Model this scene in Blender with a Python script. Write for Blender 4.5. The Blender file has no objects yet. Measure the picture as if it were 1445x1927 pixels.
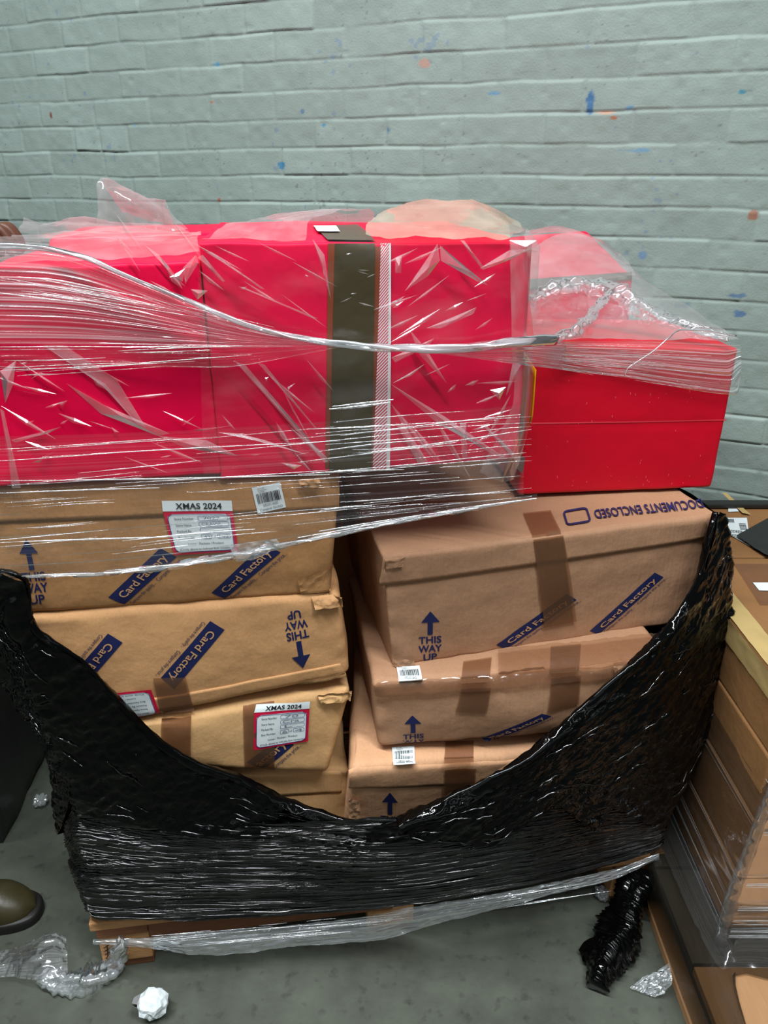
import bpy, bmesh, math, random
import numpy as np
from mathutils.bvhtree import BVHTree
from mathutils import Vector, noise as mnoise

random.seed(7)
SC = bpy.context.scene
COL = SC.collection
R = math.radians

# ---------------------------------------------------------------- camera
FPX, CX, CY = 1448.0, 722.5, 963.5
PITCH = R(23.6)
CAM = Vector((0.0, 0.0, 1.5))
cam = bpy.data.cameras.new('camera')
cam.sensor_fit = 'VERTICAL'
cam.sensor_height = 24.0
cam.lens = 24.0 * FPX / 1927.0
cam.clip_start = 0.02
cam_o = bpy.data.objects.new('camera', cam)
cam_o.location = CAM
cam_o.rotation_euler = (math.pi / 2 - PITCH, 0, 0)
COL.objects.link(cam_o)
SC.camera = cam_o

# ---------------------------------------------------------------- world, lamps, exposure
w = bpy.data.worlds.new('world')
SC.world = w
w.use_nodes = True
bg = w.node_tree.nodes['Background']
bg.inputs[0].default_value = (0.80, 0.93, 0.95, 1)
bg.inputs[1].default_value = 0.10


def lamp(name, loc, rot, sx, sy, power, col=(0.93, 0.98, 1.0)):
    l = bpy.data.lights.new(name, 'AREA')
    l.shape = 'RECTANGLE'
    l.size, l.size_y = sx, sy
    l.energy = power
    l.color = col
    o = bpy.data.objects.new(name, l)
    o.location = loc
    o.rotation_euler = rot
    COL.objects.link(o)
    return o


# strip lamps hung under the warehouse roof, along the aisle in front of the wall
lamp('ceiling_strip_lamp', (-0.6, 0.15, 4.4), (R(0), 0, R(-20)), 5.0, 0.10, 420)
lamp('ceiling_strip_lamp', (0.0, -1.6, 4.2), (R(0), 0, R(-6)), 11.0, 0.03, 42)
lamp('ceiling_strip_lamp', (0.0, -3.4, 4.2), (R(0), 0, R(-6)), 11.0, 0.03, 42)
lamp('ceiling_strip_lamp', (0.0, -5.4, 4.2), (R(0), 0, R(-6)), 11.0, 0.03, 42)

SC.view_settings.view_transform = 'Standard'
SC.view_settings.look = 'None'
SC.view_settings.gamma = 1
SC.view_settings.use_curve_mapping = False
SC.view_settings.exposure = -0.14
SC.cycles.transparent_max_bounces = 24
SC.cycles.max_bounces = 8


# ---------------------------------------------------------------- geometry of the photograph
RIGHT = Vector((1, 0, 0))
FWD = Vector((0, math.cos(PITCH), -math.sin(PITCH)))
UP = Vector((0, math.sin(PITCH), math.cos(PITCH)))


def ray(px, py):
    return FWD + RIGHT * ((px - CX) / FPX) - UP * ((py - CY) / FPX)


def hit(px, py, q, n):
    r = ray(px, py)
    t = (q - CAM).dot(n) / r.dot(n)
    return CAM + r * t


def at_z(px, py, z):
    return hit(px, py, Vector((0, 0, z)), Vector((0, 0, 1)))


def at_y(px, py, y):
    return hit(px, py, Vector((0, y, 0)), Vector((0, 1, 0)))


YAW = R(8.3)                                   # the pallet's front edge recedes to the right
PA = Vector((math.cos(YAW), math.sin(YAW), 0))  # along the front
PB = Vector((-math.sin(YAW), math.cos(YAW), 0))  # into the load
PC = Vector((0.015, 1.155, 0))                  # middle of the pallet's front edge


def at_d(px, py, d):
    return hit(px, py, PC + PB * d, PB)


def conv(p):
    return p if isinstance(p, Vector) else at_d(*p)


# ---------------------------------------------------------------- materials
def newmat(name):
    m = bpy.data.materials.new(name)
    m.use_nodes = True
    nt = m.node_tree
    nt.nodes.clear()
    out = nt.nodes.new('ShaderNodeOutputMaterial')
    return m, nt, out


def N(nt, kind, **kw):
    n = nt.nodes.new('ShaderNode' + kind)
    for k, v in kw.items():
        if k.startswith('i_'):
            key = k[2:]
            key = int(key) if key.isdigit() else key.replace('_', ' ')
            n.inputs[key].default_value = v
        else:
            setattr(n, k, v)
    return n


def srgb(r, g, b):
    f = lambda c: (c / 255 / 12.92) if c / 255 <= 0.04045 else ((c / 255 + 0.055) / 1.055) ** 2.4
    return (f(r), f(g), f(b), 1)


def simple(name, col, rough=0.6, spec=0.4, var=0.0, scale=40, bump=0.0, bscale=80, stretch=(1, 1, 1), metallic=0):
    m, nt, out = newmat(name)
    p = N(nt, 'BsdfPrincipled')
    p.inputs['Roughness'].default_value = rough
    p.inputs['Specular IOR Level'].default_value = spec
    p.inputs['Metallic'].default_value = metallic
    tc = N(nt, 'TexCoord')
    mp = N(nt, 'Mapping')
    mp.inputs['Scale'].default_value = stretch
    nt.links.new(tc.outputs['Object'], mp.inputs[0])
    if var > 0:
        no = N(nt, 'TexNoise')
        no.inputs['Scale'].default_value = scale
        no.inputs['Detail'].default_value = 6
        nt.links.new(mp.outputs[0], no.inputs['Vector'])
        mx = N(nt, 'Mix', data_type='RGBA')
        mx.inputs[6].default_value = tuple(c * (1 - var) for c in col[:3]) + (1,)
        mx.inputs[7].default_value = tuple(min(1, c * (1 + var)) for c in col[:3]) + (1,)
        nt.links.new(no.outputs['Fac'], mx.inputs[0])
        nt.links.new(mx.outputs[2], p.inputs['Base Color'])
    else:
        p.inputs['Base Color'].default_value = col
    if bump > 0:
        nb = N(nt, 'TexNoise')
        nb.inputs['Scale'].default_value = bscale
        nb.inputs['Detail'].default_value = 5
        nt.links.new(mp.outputs[0], nb.inputs['Vector'])
        b = N(nt, 'Bump')
        b.inputs['Strength'].default_value = bump
        b.inputs['Distance'].default_value = 0.01
        nt.links.new(nb.outputs['Fac'], b.inputs['Height'])
        nt.links.new(b.outputs[0], p.inputs['Normal'])
    nt.links.new(p.outputs[0], out.inputs[0])
    return m


def cardboard(name, col, flute=0.12):
    m, nt, out = newmat(name)
    p = N(nt, 'BsdfPrincipled')
    p.inputs['Roughness'].default_value = 0.72
    p.inputs['Specular IOR Level'].default_value = 0.25
    tc = N(nt, 'TexCoord')
    n1 = N(nt, 'TexNoise'); n1.inputs['Scale'].default_value = 6; n1.inputs['Detail'].default_value = 4
    n2 = N(nt, 'TexNoise'); n2.inputs['Scale'].default_value = 260; n2.inputs['Detail'].default_value = 3
    for n in (n1, n2):
        nt.links.new(tc.outputs['Object'], n.inputs['Vector'])
    ad = N(nt, 'Math', operation='MULTIPLY_ADD'); ad.inputs[1].default_value = 0.5
    nt.links.new(n1.outputs['Fac'], ad.inputs[0]); 
    h = N(nt, 'Math', operation='MULTIPLY'); h.inputs[1].default_value = 0.5
    nt.links.new(n2.outputs['Fac'], h.inputs[0]); nt.links.new(h.outputs[0], ad.inputs[2])
    mx = N(nt, 'Mix', data_type='RGBA')
    mx.inputs[6].default_value = tuple(c * 0.72 for c in col[:3]) + (1,)
    mx.inputs[7].default_value = tuple(min(1, c * 1.25) for c in col[:3]) + (1,)
    nt.links.new(ad.outputs[0], mx.inputs[0])
    nt.links.new(mx.outputs[2], p.inputs['Base Color'])
    mp = N(nt, 'Mapping'); mp.inputs['Scale'].default_value = (1, 0.25, 0.03)
    nt.links.new(tc.outputs['Object'], mp.inputs[0])
    wv = N(nt, 'TexNoise'); wv.inputs['Scale'].default_value = 150; wv.inputs['Detail'].default_value = 2
    nt.links.new(mp.outputs[0], wv.inputs['Vector'])
    nd = N(nt, 'TexNoise'); nd.inputs['Scale'].default_value = 22; nd.inputs['Detail'].default_value = 5
    nt.links.new(tc.outputs['Object'], nd.inputs['Vector'])
    b = N(nt, 'Bump'); b.inputs['Strength'].default_value = flute; b.inputs['Distance'].default_value = 0.01
    nt.links.new(wv.outputs['Fac'], b.inputs['Height'])
    b2 = N(nt, 'Bump'); b2.inputs['Strength'].default_value = 0.16; b2.inputs['Distance'].default_value = 0.02
    nt.links.new(nd.outputs['Fac'], b2.inputs['Height']); nt.links.new(b.outputs[0], b2.inputs['Normal'])
    nt.links.new(b2.outputs[0], p.inputs['Normal'])
    nt.links.new(p.outputs[0], out.inputs[0])
    return m


def film(name, haze=0.06, streak=0.0, tint=(0.97, 0.97, 0.97), hazecol=(0.85, 0.87, 0.88), rough=0.10,
         fres=0.28, gmin=0.04, gmax=0.75, su=1.5, sv=60, bump=0.0, bscale=60, lo=0.42, hi=0.75):
    """thin clear plastic: mostly lets light straight through, reflects at grazing angles, milky where it is stretched or folded"""
    m, nt, out = newmat(name)
    tr = N(nt, 'BsdfTransparent'); tr.inputs[0].default_value = tuple(tint) + (1,)
    df = N(nt, 'BsdfDiffuse'); df.inputs[0].default_value = tuple(hazecol) + (1,)
    tl = N(nt, 'BsdfTranslucent'); tl.inputs[0].default_value = tuple(hazecol) + (1,)
    hz = N(nt, 'MixShader'); hz.inputs[0].default_value = 0.3
    nt.links.new(df.outputs[0], hz.inputs[1]); nt.links.new(tl.outputs[0], hz.inputs[2])
    m1 = N(nt, 'MixShader'); m1.inputs[0].default_value = haze
    nt.links.new(tr.outputs[0], m1.inputs[1]); nt.links.new(hz.outputs[0], m1.inputs[2])
    uv = N(nt, 'UVMap')
    if streak > 0:
        mp = N(nt, 'Mapping'); mp.inputs['Scale'].default_value = (su, sv, 1)
        nt.links.new(uv.outputs[0], mp.inputs[0])
        no = N(nt, 'TexNoise'); no.inputs['Scale'].default_value = 1; no.inputs['Detail'].default_value = 4
        nt.links.new(mp.outputs[0], no.inputs['Vector'])
        mr = N(nt, 'MapRange'); mr.inputs[1].default_value = lo; mr.inputs[2].default_value = hi
        mr.inputs[3].default_value = haze; mr.inputs[4].default_value = haze + streak
        nt.links.new(no.outputs['Fac'], mr.inputs[0]); nt.links.new(mr.outputs[0], m1.inputs[0])
    gl = N(nt, 'BsdfGlossy'); gl.inputs['Roughness'].default_value = rough
    gl.inputs[0].default_value = (0.95, 0.97, 1, 1)
    lw = N(nt, 'LayerWeight'); lw.inputs[0].default_value = fres
    fr = N(nt, 'MapRange'); fr.inputs[3].default_value = gmin; fr.inputs[4].default_value = gmax
    nt.links.new(lw.outputs['Fresnel'], fr.inputs[0])
    m2 = N(nt, 'MixShader')
    nt.links.new(fr.outputs[0], m2.inputs[0]); nt.links.new(m1.outputs[0], m2.inputs[1]); nt.links.new(gl.outputs[0], m2.inputs[2])
    if bump > 0:
        tc = N(nt, 'TexCoord')
        nb = N(nt, 'TexNoise'); nb.inputs['Scale'].default_value = bscale; nb.inputs['Detail'].default_value = 3
        nt.links.new(tc.outputs['Object'], nb.inputs['Vector'])
        b = N(nt, 'Bump'); b.inputs['Strength'].default_value = bump; b.inputs['Distance'].default_value = 0.01
        nt.links.new(nb.outputs['Fac'], b.inputs['Height'])
        nt.links.new(b.outputs[0], gl.inputs['Normal']); nt.links.new(b.outputs[0], lw.inputs['Normal'])
    nt.links.new(m2.outputs[0], out.inputs[0])
    return m


def tape_mat(name, tint, cover, covcol, rough=0.16):
    m, nt, out = newmat(name)
    tr = N(nt, 'BsdfTransparent'); tr.inputs[0].default_value = tuple(tint) + (1,)
    p = N(nt, 'BsdfPrincipled'); p.inputs['Base Color'].default_value = covcol
    p.inputs['Roughness'].default_value = 0.5
    m1 = N(nt, 'MixShader'); m1.inputs[0].default_value = cover
    nt.links.new(tr.outputs[0], m1.inputs[1]); nt.links.new(p.outputs[0], m1.inputs[2])
    gl = N(nt, 'BsdfGlossy'); gl.inputs['Roughness'].default_value = rough
    lw = N(nt, 'LayerWeight'); lw.inputs[0].default_value = 0.2
    fr = N(nt, 'MapRange'); fr.inputs[3].default_value = 0.02; fr.inputs[4].default_value = 0.6
    nt.links.new(lw.outputs['Fresnel'], fr.inputs[0])
    m2 = N(nt, 'MixShader')
    nt.links.new(fr.outputs[0], m2.inputs[0]); nt.links.new(m1.outputs[0], m2.inputs[1]); nt.links.new(gl.outputs[0], m2.inputs[2])
    nt.links.new(m2.outputs[0], out.inputs[0])
    return m


def hatch_mat():
    m, nt, out = newmat('white_strip_with_red_hatching')
    p = N(nt, 'BsdfPrincipled'); p.inputs['Roughness'].default_value = 0.5
    uv = N(nt, 'UVMap'); sx = N(nt, 'SeparateXYZ'); nt.links.new(uv.outputs[0], sx.inputs[0])
    a = N(nt, 'Math', operation='MULTIPLY_ADD'); a.inputs[1].default_value = 68.0
    nt.links.new(sx.outputs[1], a.inputs[0])
    b = N(nt, 'Math', operation='MULTIPLY'); b.inputs[1].default_value = -4.2
    nt.links.new(sx.outputs[0], b.inputs[0]); nt.links.new(b.outputs[0], a.inputs[2])
    f = N(nt, 'Math', operation='FRACT'); nt.links.new(a.outputs[0], f.inputs[0])
    g = N(nt, 'Math', operation='LESS_THAN'); g.inputs[1].default_value = 0.5
    nt.links.new(f.outputs[0], g.inputs[0])
    e = N(nt, 'Math', operation='LESS_THAN'); e.inputs[1].default_value = 0.80
    nt.links.new(sx.outputs[0], e.inputs[0])
    k = N(nt, 'Math', operation='MULTIPLY'); nt.links.new(g.outputs[0], k.inputs[0]); nt.links.new(e.outputs[0], k.inputs[1])
    mx = N(nt, 'Mix', data_type='RGBA'); mx.inputs[6].default_value = (0.72, 0.68, 0.68, 1); mx.inputs[7].default_value = (0.55, 0.02, 0.06, 1)
    nt.links.new(k.outputs[0], mx.inputs[0]); nt.links.new(mx.outputs[2], p.inputs['Base Color'])
    nt.links.new(p.outputs[0], out.inputs[0])
    return m


def black_film(name, rough, bump, bscale, stretch=(1, 1, 1), base=0.006, spec=0.22):
    m, nt, out = newmat(name)
    p = N(nt, 'BsdfPrincipled'); p.inputs['Base Color'].default_value = (base, base * 1.05, base * 1.1, 1)
    p.inputs['Roughness'].default_value = rough; p.inputs['Specular IOR Level'].default_value = spec
    tc = N(nt, 'TexCoord'); mp = N(nt, 'Mapping'); mp.inputs['Scale'].default_value = stretch
    nt.links.new(tc.outputs['Object'], mp.inputs[0])
    nb = N(nt, 'TexNoise'); nb.inputs['Scale'].default_value = bscale; nb.inputs['Detail'].default_value = 4
    nt.links.new(mp.outputs[0], nb.inputs['Vector'])
    b = N(nt, 'Bump'); b.inputs['Strength'].default_value = bump; b.inputs['Distance'].default_value = 0.01
    nt.links.new(nb.outputs['Fac'], b.inputs['Height']); nt.links.new(b.outputs[0], p.inputs['Normal'])
    nt.links.new(p.outputs[0], out.inputs[0])
    return m


M = {}
M['kraft'] = cardboard('kraft_cardboard', srgb(194, 146, 100))
M['kraft_pink'] = cardboard('kraft_cardboard_pinkish', srgb(164, 124, 95))
M['kraft_old'] = cardboard('kraft_cardboard_old', srgb(204, 160, 110))
M['kraft_dull'] = cardboard('kraft_cardboard_dull', srgb(172, 126, 82))
M['kraft_light'] = cardboard('kraft_cardboard_light', srgb(196, 150, 114))
M['kraft_stack'] = cardboard('kraft_cardboard_weathered', srgb(138, 98, 60))
M['red'] = simple('red_printed_card', srgb(198, 0, 34), 0.42, 0.4, 0.08, 9, 0.10, 30)
M['red_pink'] = simple('crimson_printed_card', srgb(218, 0, 60), 0.5, 0.18, 0.06, 9, 0.10, 26)
M['navy'] = simple('navy_print', srgb(30, 36, 78), 0.6, 0.2, 0.12, 120)
M['print_kraft'] = simple('unprinted_kraft_lettering', srgb(190, 146, 108), 0.7, 0.2)
M['white'] = simple('white_paper', srgb(214, 222, 224), 0.55, 0.3, 0.04, 50)
M['label_red'] = simple('red_label_border', srgb(196, 16, 58), 0.5, 0.3)
M['label_blue'] = simple('blue_label_line', srgb(52, 60, 120), 0.5, 0.3)
M['ink'] = simple('black_ink', srgb(28, 28, 32), 0.6, 0.2)
M['pen'] = simple('grey_pen', srgb(110, 124, 140), 0.6, 0.2)
M['tape'] = tape_mat('brown_parcel_tape', (0.74, 0.60, 0.50), 0.34, srgb(126, 92, 66))
M['tape_clear'] = tape_mat('clear_brown_tape', (0.80, 0.70, 0.62), 0.16, srgb(150, 120, 96), 0.07)
M['tape_olive'] = simple('olive_brown_tape', srgb(66, 57, 34), 0.25, 0.5, 0.15, 14, 0.15, 24)
M['tape_rust'] = simple('rust_brown_tape_edge', srgb(128, 62, 36), 0.35, 0.4)
M['tape_tan'] = simple('tan_paper_tape', srgb(176, 150, 98), 0.5, 0.3, 0.1, 20, 0.15, 30)
M['hatch'] = hatch_mat()
M['yellow'] = simple('yellow_card', srgb(232, 170, 20), 0.5, 0.3)
M['black_sheet'] = black_film('black_stretch_film_bunched', 0.06, 0.15, 30, (1.0, 1.0, 0.7), 0.0012)
M['black_band'] = black_film('black_stretch_film_tight', 0.10, 0.2, 34, (0.07, 0.07, 2.6), 0.0025, 0.9)
M['black_fold'] = black_film('black_stretch_film_fold', 0.14, 0.3, 60, (0.3, 0.3, 1), 0.003, 0.9)
M['black_strip'] = simple('black_plastic', srgb(32, 33, 32), 0.4, 0.4)
M['dark_wrap'] = black_film('dark_grey_wrap', 0.34, 0.35, 7, (1, 1, 1), 0.022, 0.5)
M['wood'] = simple('pallet_pine', srgb(178, 132, 88), 0.7, 0.25, 0.25, 14, 0.25, 30, (1.2, 12, 12))
M['wood_red'] = simple('pallet_pine_reddish', srgb(116, 76, 52), 0.72, 0.25, 0.25, 14, 0.25, 30, (1.2, 12, 12))
M['wood_dark'] = simple('dark_stained_board', srgb(72, 66, 58), 0.6, 0.3, 0.3, 8, 0.2, 20, (6, 0.8, 6))
M['ply'] = simple('tan_plywood', srgb(158, 118, 82), 0.65, 0.3, 0.2, 8, 0.1, 20, (8, 1, 8))
M['bag'] = film('clear_poly_bag', 0.010, 0.12, rough=0.13, gmin=0.01, gmax=0.40, su=3, sv=5, bump=0.10, bscale=14, lo=0.48, hi=0.85)
M['bag_fold_glint'] = film('clear_poly_bag_fold_glint', 0.15, 0.22, rough=0.12, gmin=0.06, gmax=0.8, su=2, sv=3, hazecol=(0.92, 0.86, 0.88))  # doubled film; its pale haze also stands in for glints on the folds
M['bag_drape'] = film('clear_film_draped', 0.10, 0.2, rough=0.14, gmin=0.03, gmax=0.30, su=3, sv=5, bump=0.25, bscale=14, hazecol=(0.80, 0.74, 0.74))
M['bag_top'] = film('clear_poly_bag_bunched', 0.11, 0.2, rough=0.12, gmin=0.05, gmax=0.16, su=3, sv=5, bump=0.25, bscale=14, hazecol=(0.80, 0.74, 0.74))
M['bag_yellow'] = film('yellowed_poly_bag', 0.30, 0.2, tint=(0.95, 0.88, 0.78), hazecol=(0.72, 0.64, 0.50), rough=0.09, gmin=0.06, gmax=0.4, su=3, sv=5, bump=0.3, bscale=14)
M['wrap_fan'] = film('clear_stretch_film_fan', 0.07, 0.55, su=0.6, sv=42, rough=0.12, gmin=0.03, gmax=0.6)
M['wrap_thin'] = film('clear_stretch_film_thin', 0.015, 0.10, su=0.5, sv=50, rough=0.10, gmin=0.02, gmax=0.5, lo=0.5, hi=0.9)
M['wrap_bunch'] = film('clear_stretch_film_bunched', 0.22, 0.35, su=2.5, sv=22, rough=0.12, gmin=0.10, gmax=0.85, hazecol=(0.78, 0.82, 0.84))
M['wrap_gather'] = film('clear_stretch_film_gathered', 0.10, 0.25, su=2.5, sv=22, rough=0.13, gmin=0.06, gmax=0.6, hazecol=(0.78, 0.80, 0.82))
M['wrap_rope'] = film('clear_stretch_film_twisted', 0.42, 0.35, su=4, sv=14, rough=0.12, gmin=0.15, gmax=0.9, hazecol=(0.62, 0.66, 0.68))
M['strand'] = film('clear_film_ridge', 0.22, 0.5, su=9, sv=1, rough=0.10, gmin=0.2, gmax=0.9, lo=0.40, hi=0.62)
M['dark_clear'] = film('dirty_clear_film', 0.02, 0.06, hazecol=(0.30, 0.28, 0.24), tint=(0.42, 0.40, 0.35), su=2, sv=8, rough=0.12, gmin=0.03, gmax=0.15)
M['sole'] = simple('boot_rubber', srgb(22, 21, 19), 0.5, 0.4)
M['leather'] = simple('worn_boot_leather', srgb(52, 46, 26), 0.42, 0.4, 0.35, 18, 0.1, 40)
M['cloth'] = simple('dark_work_cloth', srgb(36, 38, 42), 0.85, 0.2, 0.15, 50)
M['skin'] = simple('brown_skin', srgb(84, 50, 35), 0.5, 0.4)
M['hair'] = simple('black_hair', srgb(20, 17, 15), 0.6, 0.3)


# ---------------------------------------------------------------- object helpers
def props(o, label=None, cat=None, group=None, kind=None):
    if label: o['label'] = label
    if cat: o['category'] = cat
    if group: o['group'] = group
    if kind: o['kind'] = kind
    return o


def thing(name, loc, label, cat, group=None):
    o = bpy.data.objects.new(name, None)
    o.empty_display_size = 0.05
    o.location = loc
    COL.objects.link(o)
    return props(o, label, cat, group)


def link(name, me, mat, parent=None, smooth=True):
    o = bpy.data.objects.new(name, me)
    COL.objects.link(o)
    if mat:
        me.materials.append(M[mat] if isinstance(mat, str) else mat)
    if smooth:
        me.polygons.foreach_set('use_smooth', [True] * len(me.polygons))
    if parent is not None:
        o.parent = parent
        p = parent
        off = Vector((0, 0, 0))
        while p is not None:
            off += p.location
            p = p.parent
        o.location = -off        # mesh data is in world coordinates; parents are never rotated or scaled
    return o


def mesh_of(name, verts, faces, uvs=None):
    me = bpy.data.meshes.new(name)
    me.from_pydata([tuple(v) for v in verts], [], faces)
    if uvs is not None:
        ul = me.uv_layers.new(name='UVMap')
        idx = np.empty(len(me.loops), dtype=np.int32)
        me.loops.foreach_get('vertex_index', idx)
        arr = np.array(uvs, dtype=np.float32)[idx]
        ul.data.foreach_set('uv', arr.ravel())
    me.update()
    return me


def grid_faces(ns, nt, base=0, flip=False):
    f = []
    for j in range(nt - 1):
        for i in range(ns - 1):
            a = base + j * ns + i
            q = (a, a + 1, a + ns + 1, a + ns)
            f.append(q[::-1] if flip else q)
    return f


def catmull(pts, n):
    """n points along the polyline, evenly by length, smoothed"""
    P = [np.array(p, dtype=float) for p in pts]
    if len(P) == 2:
        return [P[0] + (P[1] - P[0]) * i / (n - 1) for i in range(n)]
    Q = [2 * P[0] - P[1]] + P + [2 * P[-1] - P[-2]]
    dense = []
    for i in range(1, len(Q) - 2):
        for k in range(16):
            t = k / 16
            a, b, c, d = Q[i - 1], Q[i], Q[i + 1], Q[i + 2]
            cm = 0.5 * ((2 * b) + (c - a) * t + (2 * a - 5 * b + 4 * c - d) * t * t + (3 * b - a - 3 * c + d) * t ** 3)
            ln = b + (c - b) * t
            dense.append(0.7 * cm + 0.3 * ln)
    dense.append(P[-1])
    L = [0]
    for i in range(1, len(dense)):
        L.append(L[-1] + np.linalg.norm(dense[i] - dense[i - 1]))
    out = []
    j = 0
    for i in range(n):
        s = L[-1] * i / (n - 1)
        while j < len(L) - 2 and L[j + 1] < s:
            j += 1
        u = 0 if L[j + 1] == L[j] else (s - L[j]) / (L[j + 1] - L[j])
        out.append(dense[j] + (dense[j + 1] - dense[j]) * min(1, max(0, u)))
    return out


def sheet(name, rows, ns, nt, mat, parent=None, disp=None, smooth=True, n=None, label=None, top=None, thick=0.0):
    """a film: rows of control points (px,py,d) or Vectors, lofted to a grid, displaced along its own normals"""
    R_ = [catmull([tuple(conv(p)) for p in r], ns) for r in rows]
    colsP = []
    for i in range(ns):
        colsP.append(catmull([r[i] for r in R_], nt))
    V = [[Vector(colsP[i][j]) for i in range(ns)] for j in range(nt)]
    G = []
    for j in range(nt):
        row = []
        for i in range(ns):
            if disp is None:
                row.append(V[j][i]); continue
            du = V[j][min(i + 1, ns - 1)] - V[j][max(i - 1, 0)]
            dv = V[min(j + 1, nt - 1)][i] - V[max(j - 1, 0)][i]
            nn = n if n is not None else du.cross(dv)
            if nn.length < 1e-9:
                nn = -PB
            nn = nn.normalized()
            if n is None and nn.dot(CAM - V[j][i]) < 0:
                nn = -nn
            row.append(V[j][i] + nn * disp(i / (ns - 1), j / (nt - 1), V[j][i]))
        G.append(row)
    sheet.grid = G
    verts = [v for r in G for v in r]
    uvs = [(i / (ns - 1), j / (nt - 1)) for j in range(nt) for i in range(ns)]
    me = mesh_of(name, verts, grid_faces(ns, nt), uvs)
    o = link(name, me, mat, parent, smooth)
    return o


def nz(x, y, z=0.0):
    return mnoise.noise(Vector((x, y, z)))


def ridg(x, y, z=0.0, oc=3):
    s, a, f = 0, 1, 1
    for _ in range(oc):
        s += a * (1 - 2.2 * abs(mnoise.noise(Vector((x * f, y * f, z + 7.3 * f)))))
        a *= 0.5; f *= 2.1
    return s / 1.75


def cell(x, y, z=0.0):
    d, _p = mnoise.voronoi(Vector((x, y, z)))
    return d[0]


def crumple(x, y, z=0.0):
    return cell(x, y, z) * 0.6 + cell(x * 2.3 + 5, y * 2.3, z + 3) * 0.3 + 0.3 * ridg(x * 0.7, y * 0.7, z, 2)


def tube_mesh(name, pts, rad, nseg=10, n=80, twist=0.0, wob=0.0, seed=0, flat=1.0, cr=0.0, cf=40.0):
    P = [Vector(p) for p in catmull([tuple(conv(p)) for p in pts], n)]
    rr = catmull([(r, 0) for r in rad], n) if isinstance(rad, (list, tuple)) else [(rad, 0)] * n
    verts, uvs, faces = [], [], []
    up0 = Vector((0, 0, 1))
    for i, p in enumerate(P):
        t = (P[min(i + 1, n - 1)] - P[max(i - 1, 0)]).normalized()
        a = t.cross(up0)
        if a.length < 0.05:
            a = t.cross(Vector((0, 1, 0)))
        a.normalize()
        b = a.cross(t).normalized()
        for k in range(nseg + 1):
            an = 2 * math.pi * k / nseg
            kk = k % nseg
            an2 = 2 * math.pi * kk / nseg
            r = rr[i][0] * (1 + wob * math.sin(3 * an2 + twist * i / n * 2 * math.pi) + wob * 1.2 * nz(math.cos(an2) * 1.5 + i * 0.25, math.sin(an2) * 1.5, seed))
            dr = a * (math.cos(an2) * flat) + b * math.sin(an2)
            if cr:
                w3 = (p + dr * r) * cf
                r *= 1 + cr * (cell(w3.x, w3.y, w3.z) - 0.45) + cr * 0.6 * ridg(w3.x * 0.8, w3.y * 0.8, w3.z * 0.8, 2)
            verts.append(p + dr * r)
            uvs.append((i / n, k / nseg))
    m = nseg + 1
    for i in range(n - 1):
        for k in range(nseg):
            faces.append((i * m + k, i * m + k + 1, (i + 1) * m + k + 1, (i + 1) * m + k))
    faces.append(tuple(range(m - 1))[::-1])
    faces.append(tuple((n - 1) * m + k for k in range(m - 1)))
    return mesh_of(name, verts, faces, uvs)


def strands(name, lines, mat, parent, width=0.0008):
    """tension ridges of the film: thin raised ribbons along the pull"""
    verts, faces, uvs = [], [], []
    for (a, b, wd) in lines:
        A, B = conv(a), conv(b)
        n = 14
        sag = random.uniform(-0.002, 0.002)
        base = len(verts)
        du = (B - A).normalized()
        side = du.cross((CAM - A).normalized()).normalized()
        outw = side.cross(du)
        ph = random.random() * 9
        for i in range(n):
            t = i / (n - 1)
            p = A.lerp(B, t) + Vector((0, 0, sag * 4 * t * (1 - t)))
            ww = wd * width * (0.35 + 0.65 * abs(math.sin(math.pi * t)))
            verts += [p - side * ww, p + outw * ww * 0.7, p + side * ww]
            uvs += [(ph + t * 1.2, ph), (ph + t * 1.2, ph + .5), (ph + t * 1.2, ph + 1)]
        for i in range(n - 1):
            for k in range(2):
                q = base + i * 3 + k
                faces.append((q, q + 1, q + 4, q + 3))
    me = mesh_of(name, verts, faces, uvs)
    return link(name, me, mat, parent, True)


def box_mesh(bm, c, size, rot=None, bev=0.002):
    r = bmesh.ops.create_cube(bm, size=1)
    vs = r['verts']
    for v in vs:
        p = Vector((v.co.x * size[0], v.co.y * size[1], v.co.z * size[2]))
        if rot is not None:
            p = rot @ p
        v.co = p + Vector(c)
    if bev > 0:
        es = list({e for v in vs for e in v.link_edges})
        bmesh.ops.bevel(bm, geom=es, offset=bev, segments=2, affect='EDGES', profile=0.5)


def bm_obj(name, bm, mat, parent=None, smooth=False):
    me = bpy.data.meshes.new(name)
    bm.to_mesh(me)
    bm.free()
    return link(name, me, mat, parent, smooth)


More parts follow.
